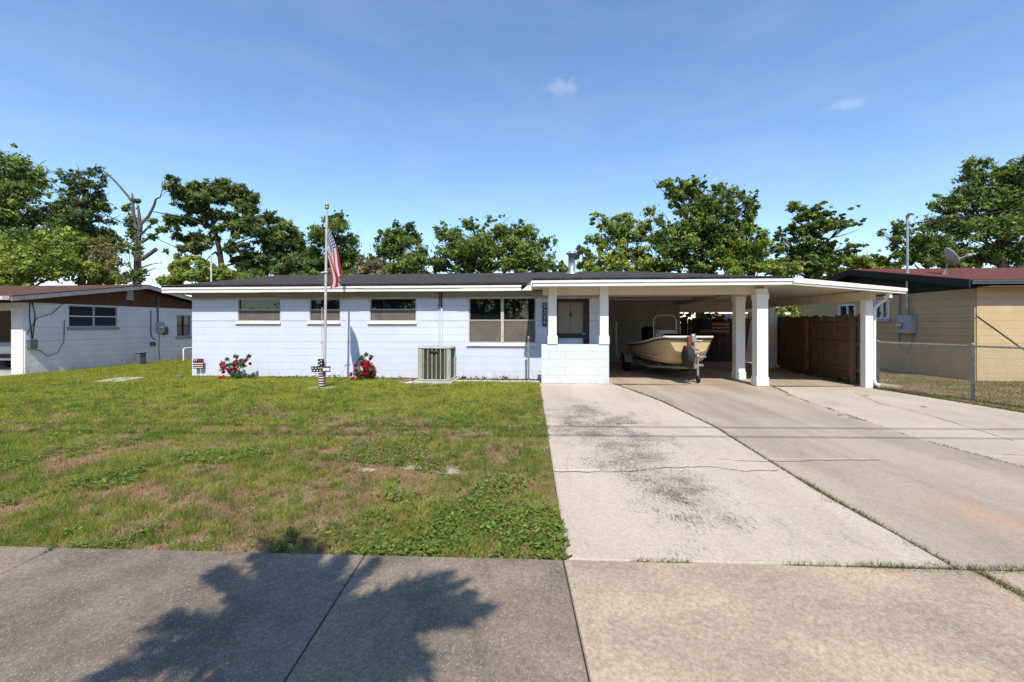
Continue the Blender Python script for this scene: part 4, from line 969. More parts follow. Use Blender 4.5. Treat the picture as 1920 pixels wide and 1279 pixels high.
ncable([(299, 625), (298, 655), (300, 675)], .008); ncable([(305, 676), (330, 668), (352, 658)], .012, 'cable', WHITEP)
m_ = MB(); v0, z0 = N.at_u(301, 614, .16); m_.lathe([(.07, .15), (.085, .17), (.075, .21), (.03, .22)], (0, v0, z0), 14, 'x'); m_.build('meter', CHROME, nh)
cb = empty('cable_cabinet', N.world(.45, N.at_u(264, 600, .45)[0]), N.rz); tag(cb, 'dark grey cabinet on the ground against the left neighbour wall', 'cabinet')
b = MB(); b.bbox(-.1, .1, -.14, .14, -.02, .44, .02); b.build('body', DGREY, cb); b = MB(); b.bbox(-.12, .12, -.16, .16, .44, .47, .01); b.build('lid', DGREY, cb)
b = MB(); b.tube([(0, 0, .0), (0, 0, .50), (0, .06, .53), (0, .55, .54), (0, .62, .50), (0, .62, .0)], .025, 8); o = b.build('water_pipe', WHITEP); o.location = N.world(.75, N.at_u(344, 600, .75)[0]); o.rotation_euler = (0, 0, N.rz); tag(o, 'white pipe frame standing in the gap between the two houses', 'pipe')
# car parked in the neighbour's carport
car = empty('parked_car', N.world(-1.95, .9), N.rz); tag(car, 'white car parked in the dark carport at the far left', 'car')
b = MB(); prof = [(.0, .35), (.0, .80), (.12, .92), (1.1, 1.0), (1.7, 1.45), (3.2, 1.48), (3.95, 1.0), (4.45, .93), (4.5, .40)]
vs = []
for k, (x, s_) in enumerate(((-.86, .96), (-.80, 1.0), (.80, 1.0), (.86, .96))):
    for y, z in prof:
        ins = .14 * max(0, z - .95) / .5
        vs.append((math.copysign(abs(x) - ins, x), 2.25 + (y - 2.25) * s_, z if abs(x) < .83 else min(z, 10) - .02))
n = len(prof); fs = [(i * n + k, i * n + (k + 1) % n, (i + 1) * n + (k + 1) % n, (i + 1) * n + k) for i in range(3) for k in range(n)] + [tuple(range(n)), tuple(range(4 * n - 1, 3 * n - 1, -1))]
b.add(vs, fs, smooth=False); b.build('body', CARW, car)
for y in (.85, 3.6):
    for sx in (-1, 1):
        w_ = MB(); w_.lathe([(.12, -.10), (.29, -.10), (.32, -.06), (.32, .06), (.29, .10), (.12, .10)], (sx * .80, y, .32), 20, 'x'); t_ = w_.build('wheel', RUBBER, car)
        w_ = MB(); w_.lathe([(.03, -.10), (.19, -.105), (.20, .105), (.03, .10)], (sx * .80, y, .32), 14, 'x'); w_.build('rim', DULLST, t_)
for sx in (-1, 1):
    b = MB(); b.bbox(sx * .62 - .14, sx * .62 + .14, -.02, .08, .66, .80, .02); b.build('headlight', CHROME, car)
    b = MB(); b.prism([(1.35, 1.02), (1.80, 1.38), (3.10, 1.40), (3.6, 1.04)], 'x', sx * .745 - .02, sx * .745 + .02); b.build('side_window', GLASS, car)
b = MB(); b.box(-.80, .80, -.025, .0, .42, .56); b.build('bumper', BLACK, car)

# ------------------------------------------------------------------ right neighbour
Q = Frame(12.5, 11.5, -4.3)
qh = Q.root('house'); tag(qh, 'yellow block bungalow with red brown roof and dark gable at the right', 'house')
QZ = 2.52; QR = 4.0; QRZ = Q.at_u(1598, 504, -.5)[1]
qs = []
for (a, e, t, bt) in ((1642, 1670, 563, 598), (1574, 1606, 571, 604)):
    v1, _ = Q.at_u(a, 600, 0); v0, _ = Q.at_u(e, 600, 0); qs.append((v0, v1, Q.at_u((a + e) / 2, bt, 0)[1], Q.at_u((a + e) / 2, t, 0)[1]))
b = MB(); wall_core(b, 0, 8.4, 0, QZ, 0, .16, qs, 'v'); b.box(.16, 8, 0, .16, 0, QZ); b.box(.16, 8, 8.24, 8.4, 0, QZ); b.box(7.84, 8, .16, 8.24, 0, QZ)
qw = b.build('wall', YELB, qh)
def qside(o, a, z): o.location = (-.001, a, z); o.rotation_euler = (0, 0, R(-90))
def qside_(o, a, z):
    L = max(v.co.x for v in o.data.vertices) + .0006; o.location = (-.001, a + L, z); o.rotation_euler = (0, 0, R(-90))
wall_blocks(qw, 0, 8.4, 0, QZ, qs, YEL, qside_)
wall_blocks(qw, .0, 3.3, 0, QZ, [], YEL, nfront)
b = MB(); b.box(3.3, 8, -.03, 0, 0, QZ); b.build('wall_face', YEL, qh)
b = MB(); b.prism([(-.02, QZ - .02), (8.4, QZ - .02), (8.4, QZ + .06), (QR, QRZ - .10), (-.02, QZ + .08)], 'x', -.05, -.005); b.build('gable_board', NAVYG, qh)
qe = Q.at_v(1875, 523, -.4)[1]
b = MB(); b.sheet([(-.55, -.42, qe), (9, -.42, qe), (9, QR, QRZ), (-.55, QR, QRZ)], .03); b.sheet([(-.55, QR, QRZ), (9, QR, QRZ), (9, 8.9, qe), (-.55, 8.9, qe)], .03); b.build('roof', RSHING, qh)
b = MB()
for p, q in (((-.42, qe), (QR, QRZ)), ((QR, QRZ), (8.9, qe))): b.prism([(p[0], p[1] - .035), (q[0], q[1] - .035), (q[0], q[1] - .22), (p[0], p[1] - .22)], 'x', -.56, -.52)
b.build('rake_board', NAVYG, qh)
b = MB()
for p, q in (((-.38, qe), (QR, QRZ)), ((QR + .01, QRZ), (8.8, qe))): b.sheet([(-.515, p[0], p[1] - .1), (-.06, p[0], p[1] - .1), (-.06, q[0], q[1] - .1), (-.515, q[0], q[1] - .1)], .012)
b.build('soffit', NAVYG, qh)
b = MB(); b.box(-.51, 9, -.46, -.425, qe - .13, qe - .035).box(-.51, 9, -.475, -.461, qe - .075, qe - .037); b.build('fascia', TEAL, qh)
b = MB(); b.box(-.0, 8, -.40, -.034, QZ + .003, QZ + .018); b.build('soffit', YEL, qh)
for i, h in enumerate(qs):
    b = MB(); fw = .05
    b.box(-.05, .06, h[0], h[0] + fw, h[2], h[3]).box(-.05, .06, h[1] - fw, h[1], h[2], h[3]).box(-.05, .06, h[0] + fw, h[1] - fw, h[3] - fw, h[3]).box(-.05, .06, h[0] + fw, h[1] - fw, h[2], h[2] + fw)
    w = b.build('window', WHITEP, qh); vm = (h[0] + h[1]) / 2
    for a, e in ((h[0] + fw, vm - .025), (vm + .025, h[1] - fw)):
        b = MB(); b.box(.02, .026, a, e, h[2] + fw, h[3] - fw); b.build('pane', GLASS, w)
    b = MB(); b.box(-.03, .05, vm - .025, vm + .025, h[2] + fw, h[3] - fw); b.build('mullion', WHITEP, w)
    b = MB(); b.prism([(-.10, h[2] - .10), (.0, h[2] - .10), (.0, h[2]), (-.10, h[2] - .02)], 'y', h[0] - .06, h[1] + .06); b.build('sill', PALEGREY, w)
# electric meter, mast with weatherhead, conduits
mv, _ = Q.at_u(1700, 600, -.15)
mt = Q.at_u(1700, 408, -.13)[1]
b = MB(); b.tube([(-.13, mv, 2.0), (-.13, mv, mt)], .035, 10).lathe([(.11, QZ + .55), (.10, QZ + .60), (.04, QZ + .66)], (-.13, mv, 0), 12); b.build('service_mast', STEEL, qh)
b = MB(); b.tube([(-.13, mv, mt - .05), (-.13, mv, mt + .03), (-.12, mv - .03, mt + .08), (-.07, mv - .09, mt + .09), (-.04, mv - .13, mt + .05)], [.04, .048, .05, .045, .03], 10); b.build('weatherhead', DULLST, qh)
v1, _ = Q.at_u(1684, 600, -.03); v0, _ = Q.at_u(1716, 600, -.2); z1 = Q.at_u(1700, 591, -.1)[1]; z0 = Q.at_u(1700, 625, -.1)[1]
b = MB(); b.bbox(-.22, -.033, mv - .23, mv + .26, z0, z1, .015); mb_ = b.build('meter_box', PALEGREY, qh)
b = MB(); b.lathe([(.085, -.215), (.085, -.27), (.06, -.31), (.01, -.315)], (0, mv + .15, (z0 + z1) / 2 - .04), 16, 'x'); b.build('meter', CHROME, mb_)
b = MB(); b.tube([(-.07, mv + .38, QZ), (-.07, mv + .40, 1.0), (-.07, mv + .30, .75), (-.07, mv + .0, .62)], .022, 8).tube([(-.09, mv - .1, z0), (-.09, mv - .1, .95), (-.09, mv + .0, .70)], .03, 8).tube([(-.13, mv, 2.0), (-.13, mv, z1)], .035, 8); b.build('conduit', FRIEZE, qh)
b = MB(); b.tube([(3.4, -.045, 1.0), (.25, -.045, 2.0)], .009, 5) if False else b
u0, z0 = Q.at_v(1829, 590, -.05); u1, z1 = Q.at_v(1910, 648, -.05); b.tube([(u0, -.045, z0), (u1, -.045, z1), (u1 + .6, -.045, z1 - .4)], .009, 5); b.build('cable', CABLE, qh)
# satellite dish on the roof
dv = 1.3; du = Q.at_v(1775, 600, dv)[0]; dz = qe + (QRZ - qe) * (dv + .42) / (QR + .42)
sdh = empty('satellite_dish', Q.world(du, dv, dz), Q.rz); tag(sdh, 'grey satellite dish tilted on the red brown roof at the right', 'satellite dish')
b = MB(); b.tube([(-.10, 0, -.02), (-.02, 0, .15), (.02, 0, .34), (.06, .02, .42)], .022, 8); b.box(-.18, -.02, -.07, .07, -.03, .012); b.build('mount', DULLST, sdh)
b = MB(); prof = [(.01, 0), (.12, .012), (.22, .04), (.29, .075), (.29, .085), (.21, .052), (.11, .026), (.01, .014)]
b.lathe(prof, (0, 0, 0), 24, 'x'); o = b.build('reflector', PALEGREY, sdh, (.05, .0, .50)); o.rotation_euler = (0, R(-28), R(-22))
b = MB(); b.tube([(.08, -.02, .36), (.42, -.16, .52)], .014, 6).bbox(.40, .54, -.22, -.12, .50, .58, .015).bbox(.50, .58, -.26, -.10, .53, .58, .01); b.build('feed_arm', PALEGREY, sdh)

# ------------------------------------------------------------------ overhead cables
def cable(name, p, q, sag, r, label, n=24):
    b = MB(); p, q = Vector(p), Vector(q)
    b.tube([p.lerp(q, i / n) - Vector((0, 0, sag * 4 * (i / n) * (1 - i / n))) for i in range(n + 1)], r, 6); o = b.build(name, CABLE); tag(o, label, 'cable'); return o
for k, (Yg, zc_) in enumerate(((6.35, 7.4), (5.84, 7.4))):
    y = Yg - zc_ / math.tan(R(SUN_EL)); cable('street_cable', (-26, y + .9 , zc_ + .5), (26, y - .8, zc_ + .5),   .5, .019, ('farther of two street cables whose thin shadows cross the driveway', 'nearer of two street cables whose thin shadows cross the driveway')[k])
wm = Q.world(-.05, mv - .2, mt + .02)
cable('service_cable', (wm[0], wm[1], wm[2] - .25), (30, 2.0, 7.0), .35, .022, 'cable leading off from the service mast of the yellow house')
ng = N.world(.42, 3.3, RZN - .1)
cable('service_cable', tuple(at(-60, 395, 9.0)), ng, .25, .013, 'cable sagging down to the gable of the left neighbour')
cable('service_cable', tuple(at(-60, 268, 16)), tuple(at(345, 470, 24)), .15, .018, 'long cable crossing the sky in front of the dead tree')
for sx in (-1, 1):
    up_ = empty('utility_pole', (sx * 26, 2.0 if sx < 0 else .4, 0)); tag(up_, ('weathered utility pole carrying the street cables far to the left', 'weathered utility pole carrying the street cables far to the right')[sx > 0], 'utility pole')
    b = MB(); b.tube([(0, 0, -.5), (0, 0, 9)], [.16, .11], 12); b.build('pole', BARK, up_); b = MB(); b.box(-.06, .06, -1.1, 1.1, 8.3, 8.42); b.build('crossarm', BARK, up_)

# ------------------------------------------------------------------ trees
def unit(v): return v / np.maximum(np.linalg.norm(v, axis=1, keepdims=True), 1e-6)
def leaf_quads(P, out, size, aspect, rng, up=.35, wild=.9):
    n = len(P); nrm = unit(out * .8 + np.array([0, 0, up]) + rng.normal(size=(n, 3)) * wild * .55)
    a = unit(np.cross(nrm, rng.normal(size=(n, 3)))); b_ = np.cross(nrm, a)
    s = size * np.clip(rng.lognormal(-.05, .38, (n, 1)), .4, 2.0); a = a * s * .5 * aspect ** .5; b_ = b_ * s * .5 / aspect ** .5
    V = np.empty((n, 4, 3)); V[:, 0] = P - a; V[:, 1] = P + b_ - a * .1; V[:, 2] = P + a; V[:, 3] = P - b_ - a * .1
    return V.reshape(-1, 3)
def crown(clumps, n_leaf, size, pal, rng, aspect=1.8, sub_r=.37, flat=.75, hollow=.40, pal_var=.25, droop=0.0):
    """leaf faces in sub-clumps spread through ellipsoids; returns points, colours"""
    area = np.array([c[3] * c[4] for c in clumps]); area = area / area.sum(); PP = []; OO = []; CC = []
    for (x, y, z, rx, rz), w in zip(clumps, area):
        m = max(int(n_leaf * w), 14); ns = max(3, int(m / 30))
        d = unit(rng.normal(size=(ns, 3))); rr = (hollow + (1 - hollow) * rng.random((ns, 1)) ** .6)
        sc = d * rr * np.array([rx, rx, rz]) * (1 - sub_r * .55); sc[:, 2] -= droop * rng.random(ns) * rz
        k = rng.integers(0, ns, m); srad = min(rx, rz) * sub_r * rng.uniform(.55, 1.3, ns)
        off = rng.normal(size=(m, 3)) * np.array([1, 1, flat]) * srad[k][:, None] * .72
        off *= np.where(rng.random((m, 1)) < .06, rng.uniform(1.3, 1.9, (m, 1)), 1.0)
        PP.append(sc[k] + off + np.array([x, y, z])); OO.append(unit(sc[k] * .7 + off))
        base = np.array(pal)[rng.integers(0, len(pal), ns)][k] * (1 + rng.normal(size=(ns, 1)) * pal_var * .5)[k]
        CC.append(np.clip(base * (1 + rng.normal(size=(m, 1)) * pal_var * .6), .006, .6))
    P, O, C = np.concatenate(PP), np.concatenate(OO), np.concatenate(CC)
    return leaf_quads(P, O, size, aspect, rng), np.clip(C * np.array([2.05, 1.85, 1.6]), .008, .6)
def fracture(cl, rng, n=8, sprig=4):
    """break each leaf mass into uneven smaller ones with loose sprigs at its rim"""
    out = []
    for x, y, z, rx, rz in cl:
        for _ in range(n):
            d = rng.normal(size=3) * np.array([rx, rx, rz]) * .46; f = rng.uniform(.36, .66); out.append((x + d[0], y + d[1], z + d[2], rx * f, rz * f * rng.uniform(.75, 1.1)))
        for _ in range(sprig):
            d = rng.normal(size=3); d /= np.linalg.norm(d); q = rng.uniform(.85, 1.18); f = rng.uniform(.09, .20); out.append((x + d[0] * rx * q, y + d[1] * rx * q, z + (abs(d[2]) if rng.random() < .7 else d[2]) * rz * q, rx * f, rz * f * 1.3))
    return out
def limb(b, p, q, r0, r1, rng, bend=.12, n=7):
    p, q = Vector(p), Vector(q); L = (q - p).length; pts = []; rs = []
    o = Vector(rng.normal(size=3)) * L * bend
    for i in range(n):
        t = i / (n - 1); pts.append(p.lerp(q, t) + o * math.sin(math.pi * t) * .6 + Vector(rng.normal(size=3)) * L * .012 * (0 < i < n - 1)); rs.append(r0 + (r1 - r0) * t ** .8)
    b.tube(pts, rs, 7)
DARKG = [(.040, .068, .020), (.055, .088, .024), (.070, .105, .026), (.032, .055, .018)]
MIDG = [(.070, .110, .026), (.095, .14, .030), (.055, .090, .022), (.12, .16, .036)]
BRIGHTG = [(.12, .165, .030), (.15, .19, .036), (.095, .14, .026), (.17, .20, .042)]
PINEG = [(.045, .075, .022), (.065, .098, .025), (.085, .11, .028), (.035, .058, .02)]
GREYG = [(.13, .135, .085), (.17, .17, .11), (.10, .11, .065)]
VINEG = [(.07, .11, .02), (.10, .14, .025), (.05, .08, .018)]
def tree(name, label, Y, tx, clumps, n, size, pal, seed, bark=BARK, tr=.16, aspect=1.8, group=None, limbs=True, mt=LEAF, fork=None, top=None, dy=1.0, **k):
    """clumps: (px, py, rx_px, rz_px[, depth offset m]); tx: pixel column of the trunk at its foot"""
    rng = np.random.default_rng(seed); s = Y / F; X0 = (tx - CX) * s
    e = empty(name, (X0, Y, 0)); tag(e, label, 'tree', group)
    cl = []
    for c in clumps:
        p = at(c[0], c[1], Y); d = c[4] if len(c) > 4 else rng.uniform(-.5, .5) * c[2] * s * dy
        cl.append((p.x - X0, d, p.z, c[2] * s * 1.08, (c[3] if len(c) > 3 else c[2]) * s * 1.08))
    V, C = crown(fracture(cl, rng), int(n * 2.5), size * .74, pal, rng, aspect, **k)
    put('crown', np_mesh('crown', V, 4, mt, C), e)
    zc = float(np.mean([c[2] for c in cl])); zt = max(c[2] for c in cl) if top is None else at(0, top, Y).z
    if fork is None: fork = .42
    cxm = float(np.average([c[0] for c in cl], weights=[c[3] for c in cl]))
    f = Vector((cxm * .45, 0, max(zt * fork, 1.2))); hi = Vector((cxm * .8, 0, zt * .92))
    b = MB(); b.tube([(0, 0, -.3), (0, 0, .25), tuple(f * .55), tuple(f), tuple(f.lerp(hi, .5)), tuple(hi)], [tr * 1.5, tr * 1.15, tr, tr * .85, tr * .5, tr * .12], 9)
    b.build('trunk', bark, e)
    if limbs:
        for c in cl:
            b = MB(); s0 = f.lerp(hi, min(.85, max(0, (c[2] - f.z) / max(hi.z - f.z, .1)) * .55))
            limb(b, s0, (c[0], c[1], c[2] + c[4] * .2), tr * .42, tr * .07, rng)
            for q in range(6):
                dd = rng.normal(size=3); t = Vector((c[0] + dd[0] * c[3] * .6, c[1] + dd[1] * c[3] * .5, c[2] + dd[2] * c[4] * .55)); limb(b, Vector(s0).lerp(Vector((c[0], c[1], c[2])), .6), t, tr * .2, tr * .04, rng, .15, 5)
            b.build('limb', bark, e)
    return e

# left group behind the neighbour
tree('leafy_tree', 'tallest leafy tree at the far left edge with pale limbs', 27, 10, [(-70, 360, 60, 60), (-25, 330, 45, 40), (30, 322, 48, 38), (65, 360, 38, 32), (0, 400, 55, 45), (70, 410, 40, 32), (-60, 450, 70, 50), (35, 455, 50, 36), (95, 395, 22, 18)], 15000, .17, DARKG + MIDG, 21, tr=.30)
tree('cedar_tree', 'dark ragged cedar with pointed tops behind the left neighbour', 25, 150, [(168, 338, 15, 22), (130, 348, 16, 24), (185, 356, 16, 14), (150, 375, 34, 20), (178, 395, 28, 18), (120, 395, 30, 22), (150, 420, 46, 22), (190, 440, 26, 14), (130, 450, 50, 26), (205, 452, 14, 10), (165, 475, 50, 24), (218, 452, 8, 7)], 12000, .12, DARKG, 22, tr=.2, aspect=2.4, sub_r=.36, hollow=.25)
tree('leafy_tree', 'bright yellow green spreading tree above the brown neighbour roof', 22.5, 60, [(20, 490, 55, 38), (85, 475, 50, 34), (60, 510, 60, 30), (130, 500, 48, 34), (105, 448, 36, 20), (170, 515, 40, 24), (0, 530, 60, 24), (-40, 500, 50, 40)], 14000, .13, BRIGHTG + MIDG, 23, tr=.15)
tree('leafy_tree', 'greyish green twiggy tree just left of the dead trunk', 23.5, 205, [(195, 480, 32, 30), (215, 505, 24, 28), (180, 460, 22, 18), (228, 528, 16, 16), (205, 530, 36, 16)], 4600, .11, [(.10, .105, .045), (.075, .085, .035), (.13, .13, .06)], 24, tr=.1, sub_r=.4)
# dead tree with vines
DY_ = 26.0; s_ = DY_ / F
dt = empty('dead_tree', (*at(258, 600, DY_).xy, 0)); tag(dt, 'tall dead tree with broken bare limbs and vines on its trunk', 'tree'); X0 = at(258, 0, DY_).x
D = lambda px, py, d=0: (at(px, py, DY_).x - X0, d, at(px, py, DY_).z)
b = MB(); b.tube([(0, 0, -.4), (0, 0, 1.0), D(257, 540), D(258, 500), D(258, 455), D(256, 430), D(250, 400), D(248, 363)], [.32, .25, .21, .19, .18, .135, .10, .04], 10)
b.tube([D(258, 455), D(263, 425), D(259, 385)], [.15, .12, .05], 8); b.build('trunk', BARKP, dt)
for pts, r in (([(250, 382), (236, 366), (215, 342), (200, 325), (190, 318), (183, 313), (182, 306)], .10), ([(262, 422), (275, 405), (285, 385), (292, 373), (303, 371), (308, 360)], .12), ([(264, 455), (285, 440), (305, 430), (325, 420)], .12), ([(266, 438), (280, 420), (290, 412)], .09), ([(265, 487), (278, 475), (290, 466)], .13), ([(265, 502), (280, 495), (300, 492)], .07), ([(256, 440), (240, 432), (233, 437)], .05), ([(250, 460), (240, 455)], .05), ([(245, 505), (238, 470), (236, 450)], .03), ([(250, 510), (228, 470), (226, 448)], .025), ([(204, 330), (208, 326)], .03), ([(305, 368), (310, 355)], .015), ([(265, 515), (285, 503), (302, 505)], .05)):
    b = MB(); n_ = len(pts); b.tube([D(px, py, .15 * math.sin(i)) for i, (px, py) in enumerate(pts)], [r * .8 * (1 - .75 * i / (n_ - 1)) if r != .13 else r * .9 for i in range(n_)], 7); b.build('limb', BARKP, dt)
rng = np.random.default_rng(25)
cl = [(*D(px, py), r * s_, r2 * s_) for px, py, r, r2 in ((245, 420, 9, 26), (254, 440, 10, 20), (238, 390, 10, 8), (258, 470, 9, 20), (262, 510, 14, 10), (255, 520, 18, 12), (300, 430, 22, 6), (285, 445, 12, 6), (288, 415, 10, 7), (255, 378, 7, 6))]
V, C = crown(cl, 4600, .10, VINEG + DARKG, rng, sub_r=.45); put('vines', np_mesh('vines', V, 4, LEAF, C), dt)
# umbrella pine: flat plates of needles
def pine(name, label, Y, trunk, limbs_, plates, n, seed, tr=.28, size=.16):
    rng = np.random.default_rng(seed); s = Y / F; X0 = at(trunk[0][0], 0, Y).x; e = empty(name, (X0, Y, 0)); tag(e, label, 'tree')
    P_ = lambda px, py, d=0: (at(px, py, Y).x - X0, d, at(px, py, Y).z)
    pts = [(0, 0, -.4)] + [P_(*t) for t in trunk]; m = len(pts)
    b = MB(); b.tube(pts, [tr * (1.25 - 1.0 * i / (m - 1)) for i in range(m)], 9); b.build('trunk', BARK, e)
    for q in limbs_:
        b = MB(); b.tube([P_(px, py, (.9 * math.sin(q[0][0] * 1.7)) * i) for i, (px, py) in enumerate(q)], [tr * .38 * (1 - .7 * i / (len(q) - 1)) for i in range(len(q))], 7); b.build('limb', BARK, e)
    cl = [(*P_(px, py, rng.uniform(-.6, .6) * rx * s), rx * s, rz * s) for px, py, rx, rz in plates]
    V, C = crown(fracture(cl, rng, 7, 3), int(n * 2.0), size * .9, PINEG, rng, aspect=5.0, sub_r=.42, hollow=.2, flat=.8); put('crown', np_mesh('crown', V, 4, NEEDLE, C), e); return e
pine('pine_tree', 'spreading umbrella pine with open limbs behind the left roof', 25, [(415, 600), (418, 520), (412, 470), (402, 430), (393, 395), (388, 370)],
     [[(402, 430), (370, 415), (335, 412)], [(393, 395), (360, 378), (330, 370)], [(412, 470), (440, 455), (475, 440)], [(415, 490), (385, 468), (355, 470), (325, 478)], [(388, 375), (420, 365), (450, 375)], [(412, 455), (380, 440), (345, 438)], [(416, 500), (450, 495), (480, 500)], [(405, 440), (430, 420), (455, 410)]],
     [(340, 368, 28, 15), (375, 356, 34, 16), (415, 358, 36, 18), (445, 372, 28, 18), (350, 385, 26, 10), (395, 375, 34, 14), (465, 395, 24, 18), (335, 412, 24, 9), (365, 410, 28, 9), (425, 405, 22, 10), (355, 438, 26, 8), (340, 445, 18, 7), (450, 425, 26, 14), (480, 420, 24, 18), (430, 432, 20, 9), (385, 468, 30, 8), (350, 470, 26, 7), (440, 465, 22, 8), (470, 455, 20, 10), (500, 440, 18, 14), (378, 400, 20, 8), (395, 448, 16, 8)], 17000, 31, tr=.19)
tree('leafy_tree', 'low bright bush of leaves under the umbrella pine', 21.5, 360, [(345, 510, 26, 18), (385, 512, 24, 20), (365, 495, 24, 14), (425, 515, 22, 16), (330, 525, 22, 14)], 6000, .11, BRIGHTG + MIDG, 32, tr=.08)
pine('pine_tree', 'dense pine sloping down towards the flagpole', 26, [(505, 600), (500, 520), (495, 470), (505, 420)], [[(497, 480), (520, 465), (545, 455)], [(500, 505), (470, 490), (440, 488)], [(500, 500), (530, 492), (560, 490)]],
     [(508, 408, 20, 12), (525, 428, 24, 16), (500, 440, 26, 18), (540, 450, 24, 16), (515, 465, 34, 18), (480, 475, 26, 14), (555, 470, 22, 16), (500, 495, 36, 16), (540, 492, 32, 16), (470, 505, 26, 14), (575, 495, 24, 16), (510, 515, 44, 14), (455, 520, 26, 12), (560, 515, 34, 14), (455, 490, 18, 8)], 17000, 33, tr=.17)
tree('leafy_tree', 'upright wispy dark tree rising behind the flag', 24, 625, [(640, 412, 14, 18), (618, 420, 14, 16), (628, 445, 30, 22), (600, 455, 22, 18), (650, 460, 22, 24), (610, 480, 34, 24), (645, 490, 32, 24), (590, 500, 26, 20), (665, 505, 18, 18), (625, 512, 46, 18), (585, 432, 8, 8)], 12000, .12, DARKG + MIDG, 34, tr=.15, aspect=2.6, sub_r=.36, hollow=.25)
tree('grey_shrub', 'pale silvery grey shrub just above the roof ridge', 21, 692, [(690, 500, 16, 18), (705, 508, 16, 14), (678, 508, 12, 14)], 2200, .11, GREYG, 35, tr=.05, aspect=4.0)
tree('oak_tree', 'smaller rounded oak with loose twigs above the ridge', 25, 750, [(745, 440, 24, 18), (775, 440, 18, 18), (722, 470, 22, 26), (760, 475, 40, 34), (730, 505, 32, 20), (790, 495, 30, 26), (715, 440, 6, 14), (742, 420, 4, 8), (768, 428, 6, 8), (705, 485, 10, 12)], 11000, .12, DARKG + MIDG, 36, tr=.17)
tree('oak_tree', 'broad domed oak in the middle above the ridge', 24.5, 910, [(880, 422, 22, 14), (930, 430, 34, 20), (970, 440, 30, 22), (850, 450, 28, 22), (900, 455, 46, 30), (950, 468, 50, 34), (1000, 465, 28, 30), (840, 485, 34, 28), (890, 495, 50, 26), (960, 500, 52, 24), (1012, 500, 26, 22), (828, 430, 14, 14), (985, 425, 12, 10), (1025, 460, 14, 14), (820, 500, 20, 20)], 19000, .125, DARKG + MIDG + MIDG, 37, tr=.24)
tree('leafy_tree', 'small distant bush beside the flue pipe', 30, 1050, [(1050, 505, 14, 10), (1038, 500, 12, 10), (1063, 512, 10, 8)], 1500, .15, MIDG, 38, tr=.06)
pine('pine_tree', 'thin distant pine right behind the flue pipe', 40, [(1094, 600), (1094, 520), (1093, 490), (1092, 470)], [[(1093, 500), (1080, 488)], [(1093, 495), (1108, 482)], [(1094, 510), (1106, 505)]], [(1092, 468, 14, 6), (1080, 480, 8, 5), (1105, 480, 9, 5), (1098, 490, 9, 5), (1085, 498, 7, 4), (1106, 502, 7, 4)], 2400, 39, tr=.10, size=.2)
tree('leafy_tree', 'loose airy green tree left of the tallest right hand tree', 23, 1175, [(1125, 415, 20, 16), (1150, 425, 26, 18), (1180, 425, 26, 22), (1215, 430, 22, 20), (1125, 450, 18, 22), (1165, 460, 34, 26), (1210, 465, 32, 28), (1145, 495, 34, 22), (1190, 500, 40, 22), (1118, 500, 16, 18), (1230, 500, 24, 24)], 10500, .125, MIDG + BRIGHTG, 40, tr=.14, sub_r=.34, hollow=.3)
tree('leafy_tree', 'tallest tree behind the carport with open upper limbs', 22, 1310, [(1262, 345, 22, 14), (1300, 345, 30, 16), (1270, 375, 20, 18), (1320, 375, 40, 26), (1255, 362, 10, 8), (1345, 355, 14, 12), (1300, 410, 46, 30), (1345, 405, 36, 28), (1395, 372, 22, 16), (1410, 385, 14, 20), (1385, 410, 22, 20), (1300, 450, 52, 30), (1350, 450, 40, 32), (1270, 480, 42, 30), (1320, 490, 46, 28), (1365, 490, 36, 24), (1402, 430, 16, 14), (1255, 425, 12, 20), (1255, 505, 30, 18)], 21000, .125, DARKG + MIDG + MIDG, 41, tr=.22, sub_r=.33, hollow=.3)
tree('leafy_tree', 'yellow green bushy tree between the two right hand trees', 21, 1405, [(1400, 470, 30, 24), (1435, 450, 22, 18), (1425, 490, 34, 24), (1385, 505, 30, 20), (1445, 505, 24, 22), (1370, 480, 20, 20), (1410, 430, 14, 12)], 8500, .11, BRIGHTG + MIDG, 42, tr=.12)
tree('leafy_tree', 'layered dark green tree with spreading right limbs', 22.5, 1505, [(1535, 395, 24, 14), (1510, 405, 22, 14), (1565, 410, 20, 10), (1590, 422, 16, 8), (1480, 430, 20, 12), (1530, 430, 36, 16), (1500, 455, 32, 18), (1545, 462, 26, 14), (1588, 468, 18, 10), (1575, 478, 14, 8), (1500, 490, 40, 24), (1468, 445, 12, 10), (1470, 500, 24, 22), (1530, 500, 24, 18)], 13000, .12, MIDG + DARKG, 43, tr=.17, flat=.5)
tree('leafy_tree', 'low rounded yellow green tree left of the dark gable', 24, 1575, [(1545, 500, 26, 22), (1585, 498, 28, 20), (1615, 505, 22, 16), (1560, 520, 34, 18), (1600, 520, 30, 14), (1640, 520, 20, 10)], 7500, .12, BRIGHTG + MIDG, 44, tr=.12)
tree('leafy_tree', 'small dark tree peeping over the neighbour ridge', 27, 1655, [(1650, 485, 18, 12), (1672, 495, 16, 12), (1638, 497, 14, 10), (1660, 510, 30, 10)], 3200, .13, DARKG + MIDG, 45, tr=.1)
tree('leafy_tree', 'arching vine hung tree left of the satellite dish', 24, 1745, [(1690, 425, 16, 12), (1652, 436, 8, 5), (1730, 425, 26, 10), (1765, 420, 22, 10), (1685, 450, 14, 20), (1720, 450, 18, 20), (1760, 460, 24, 26), (1700, 480, 18, 18), (1735, 490, 26, 18), (1790, 485, 24, 22)], 8500, .12, MIDG + DARKG, 46, tr=.13, sub_r=.36, hollow=.25, droop=.3)
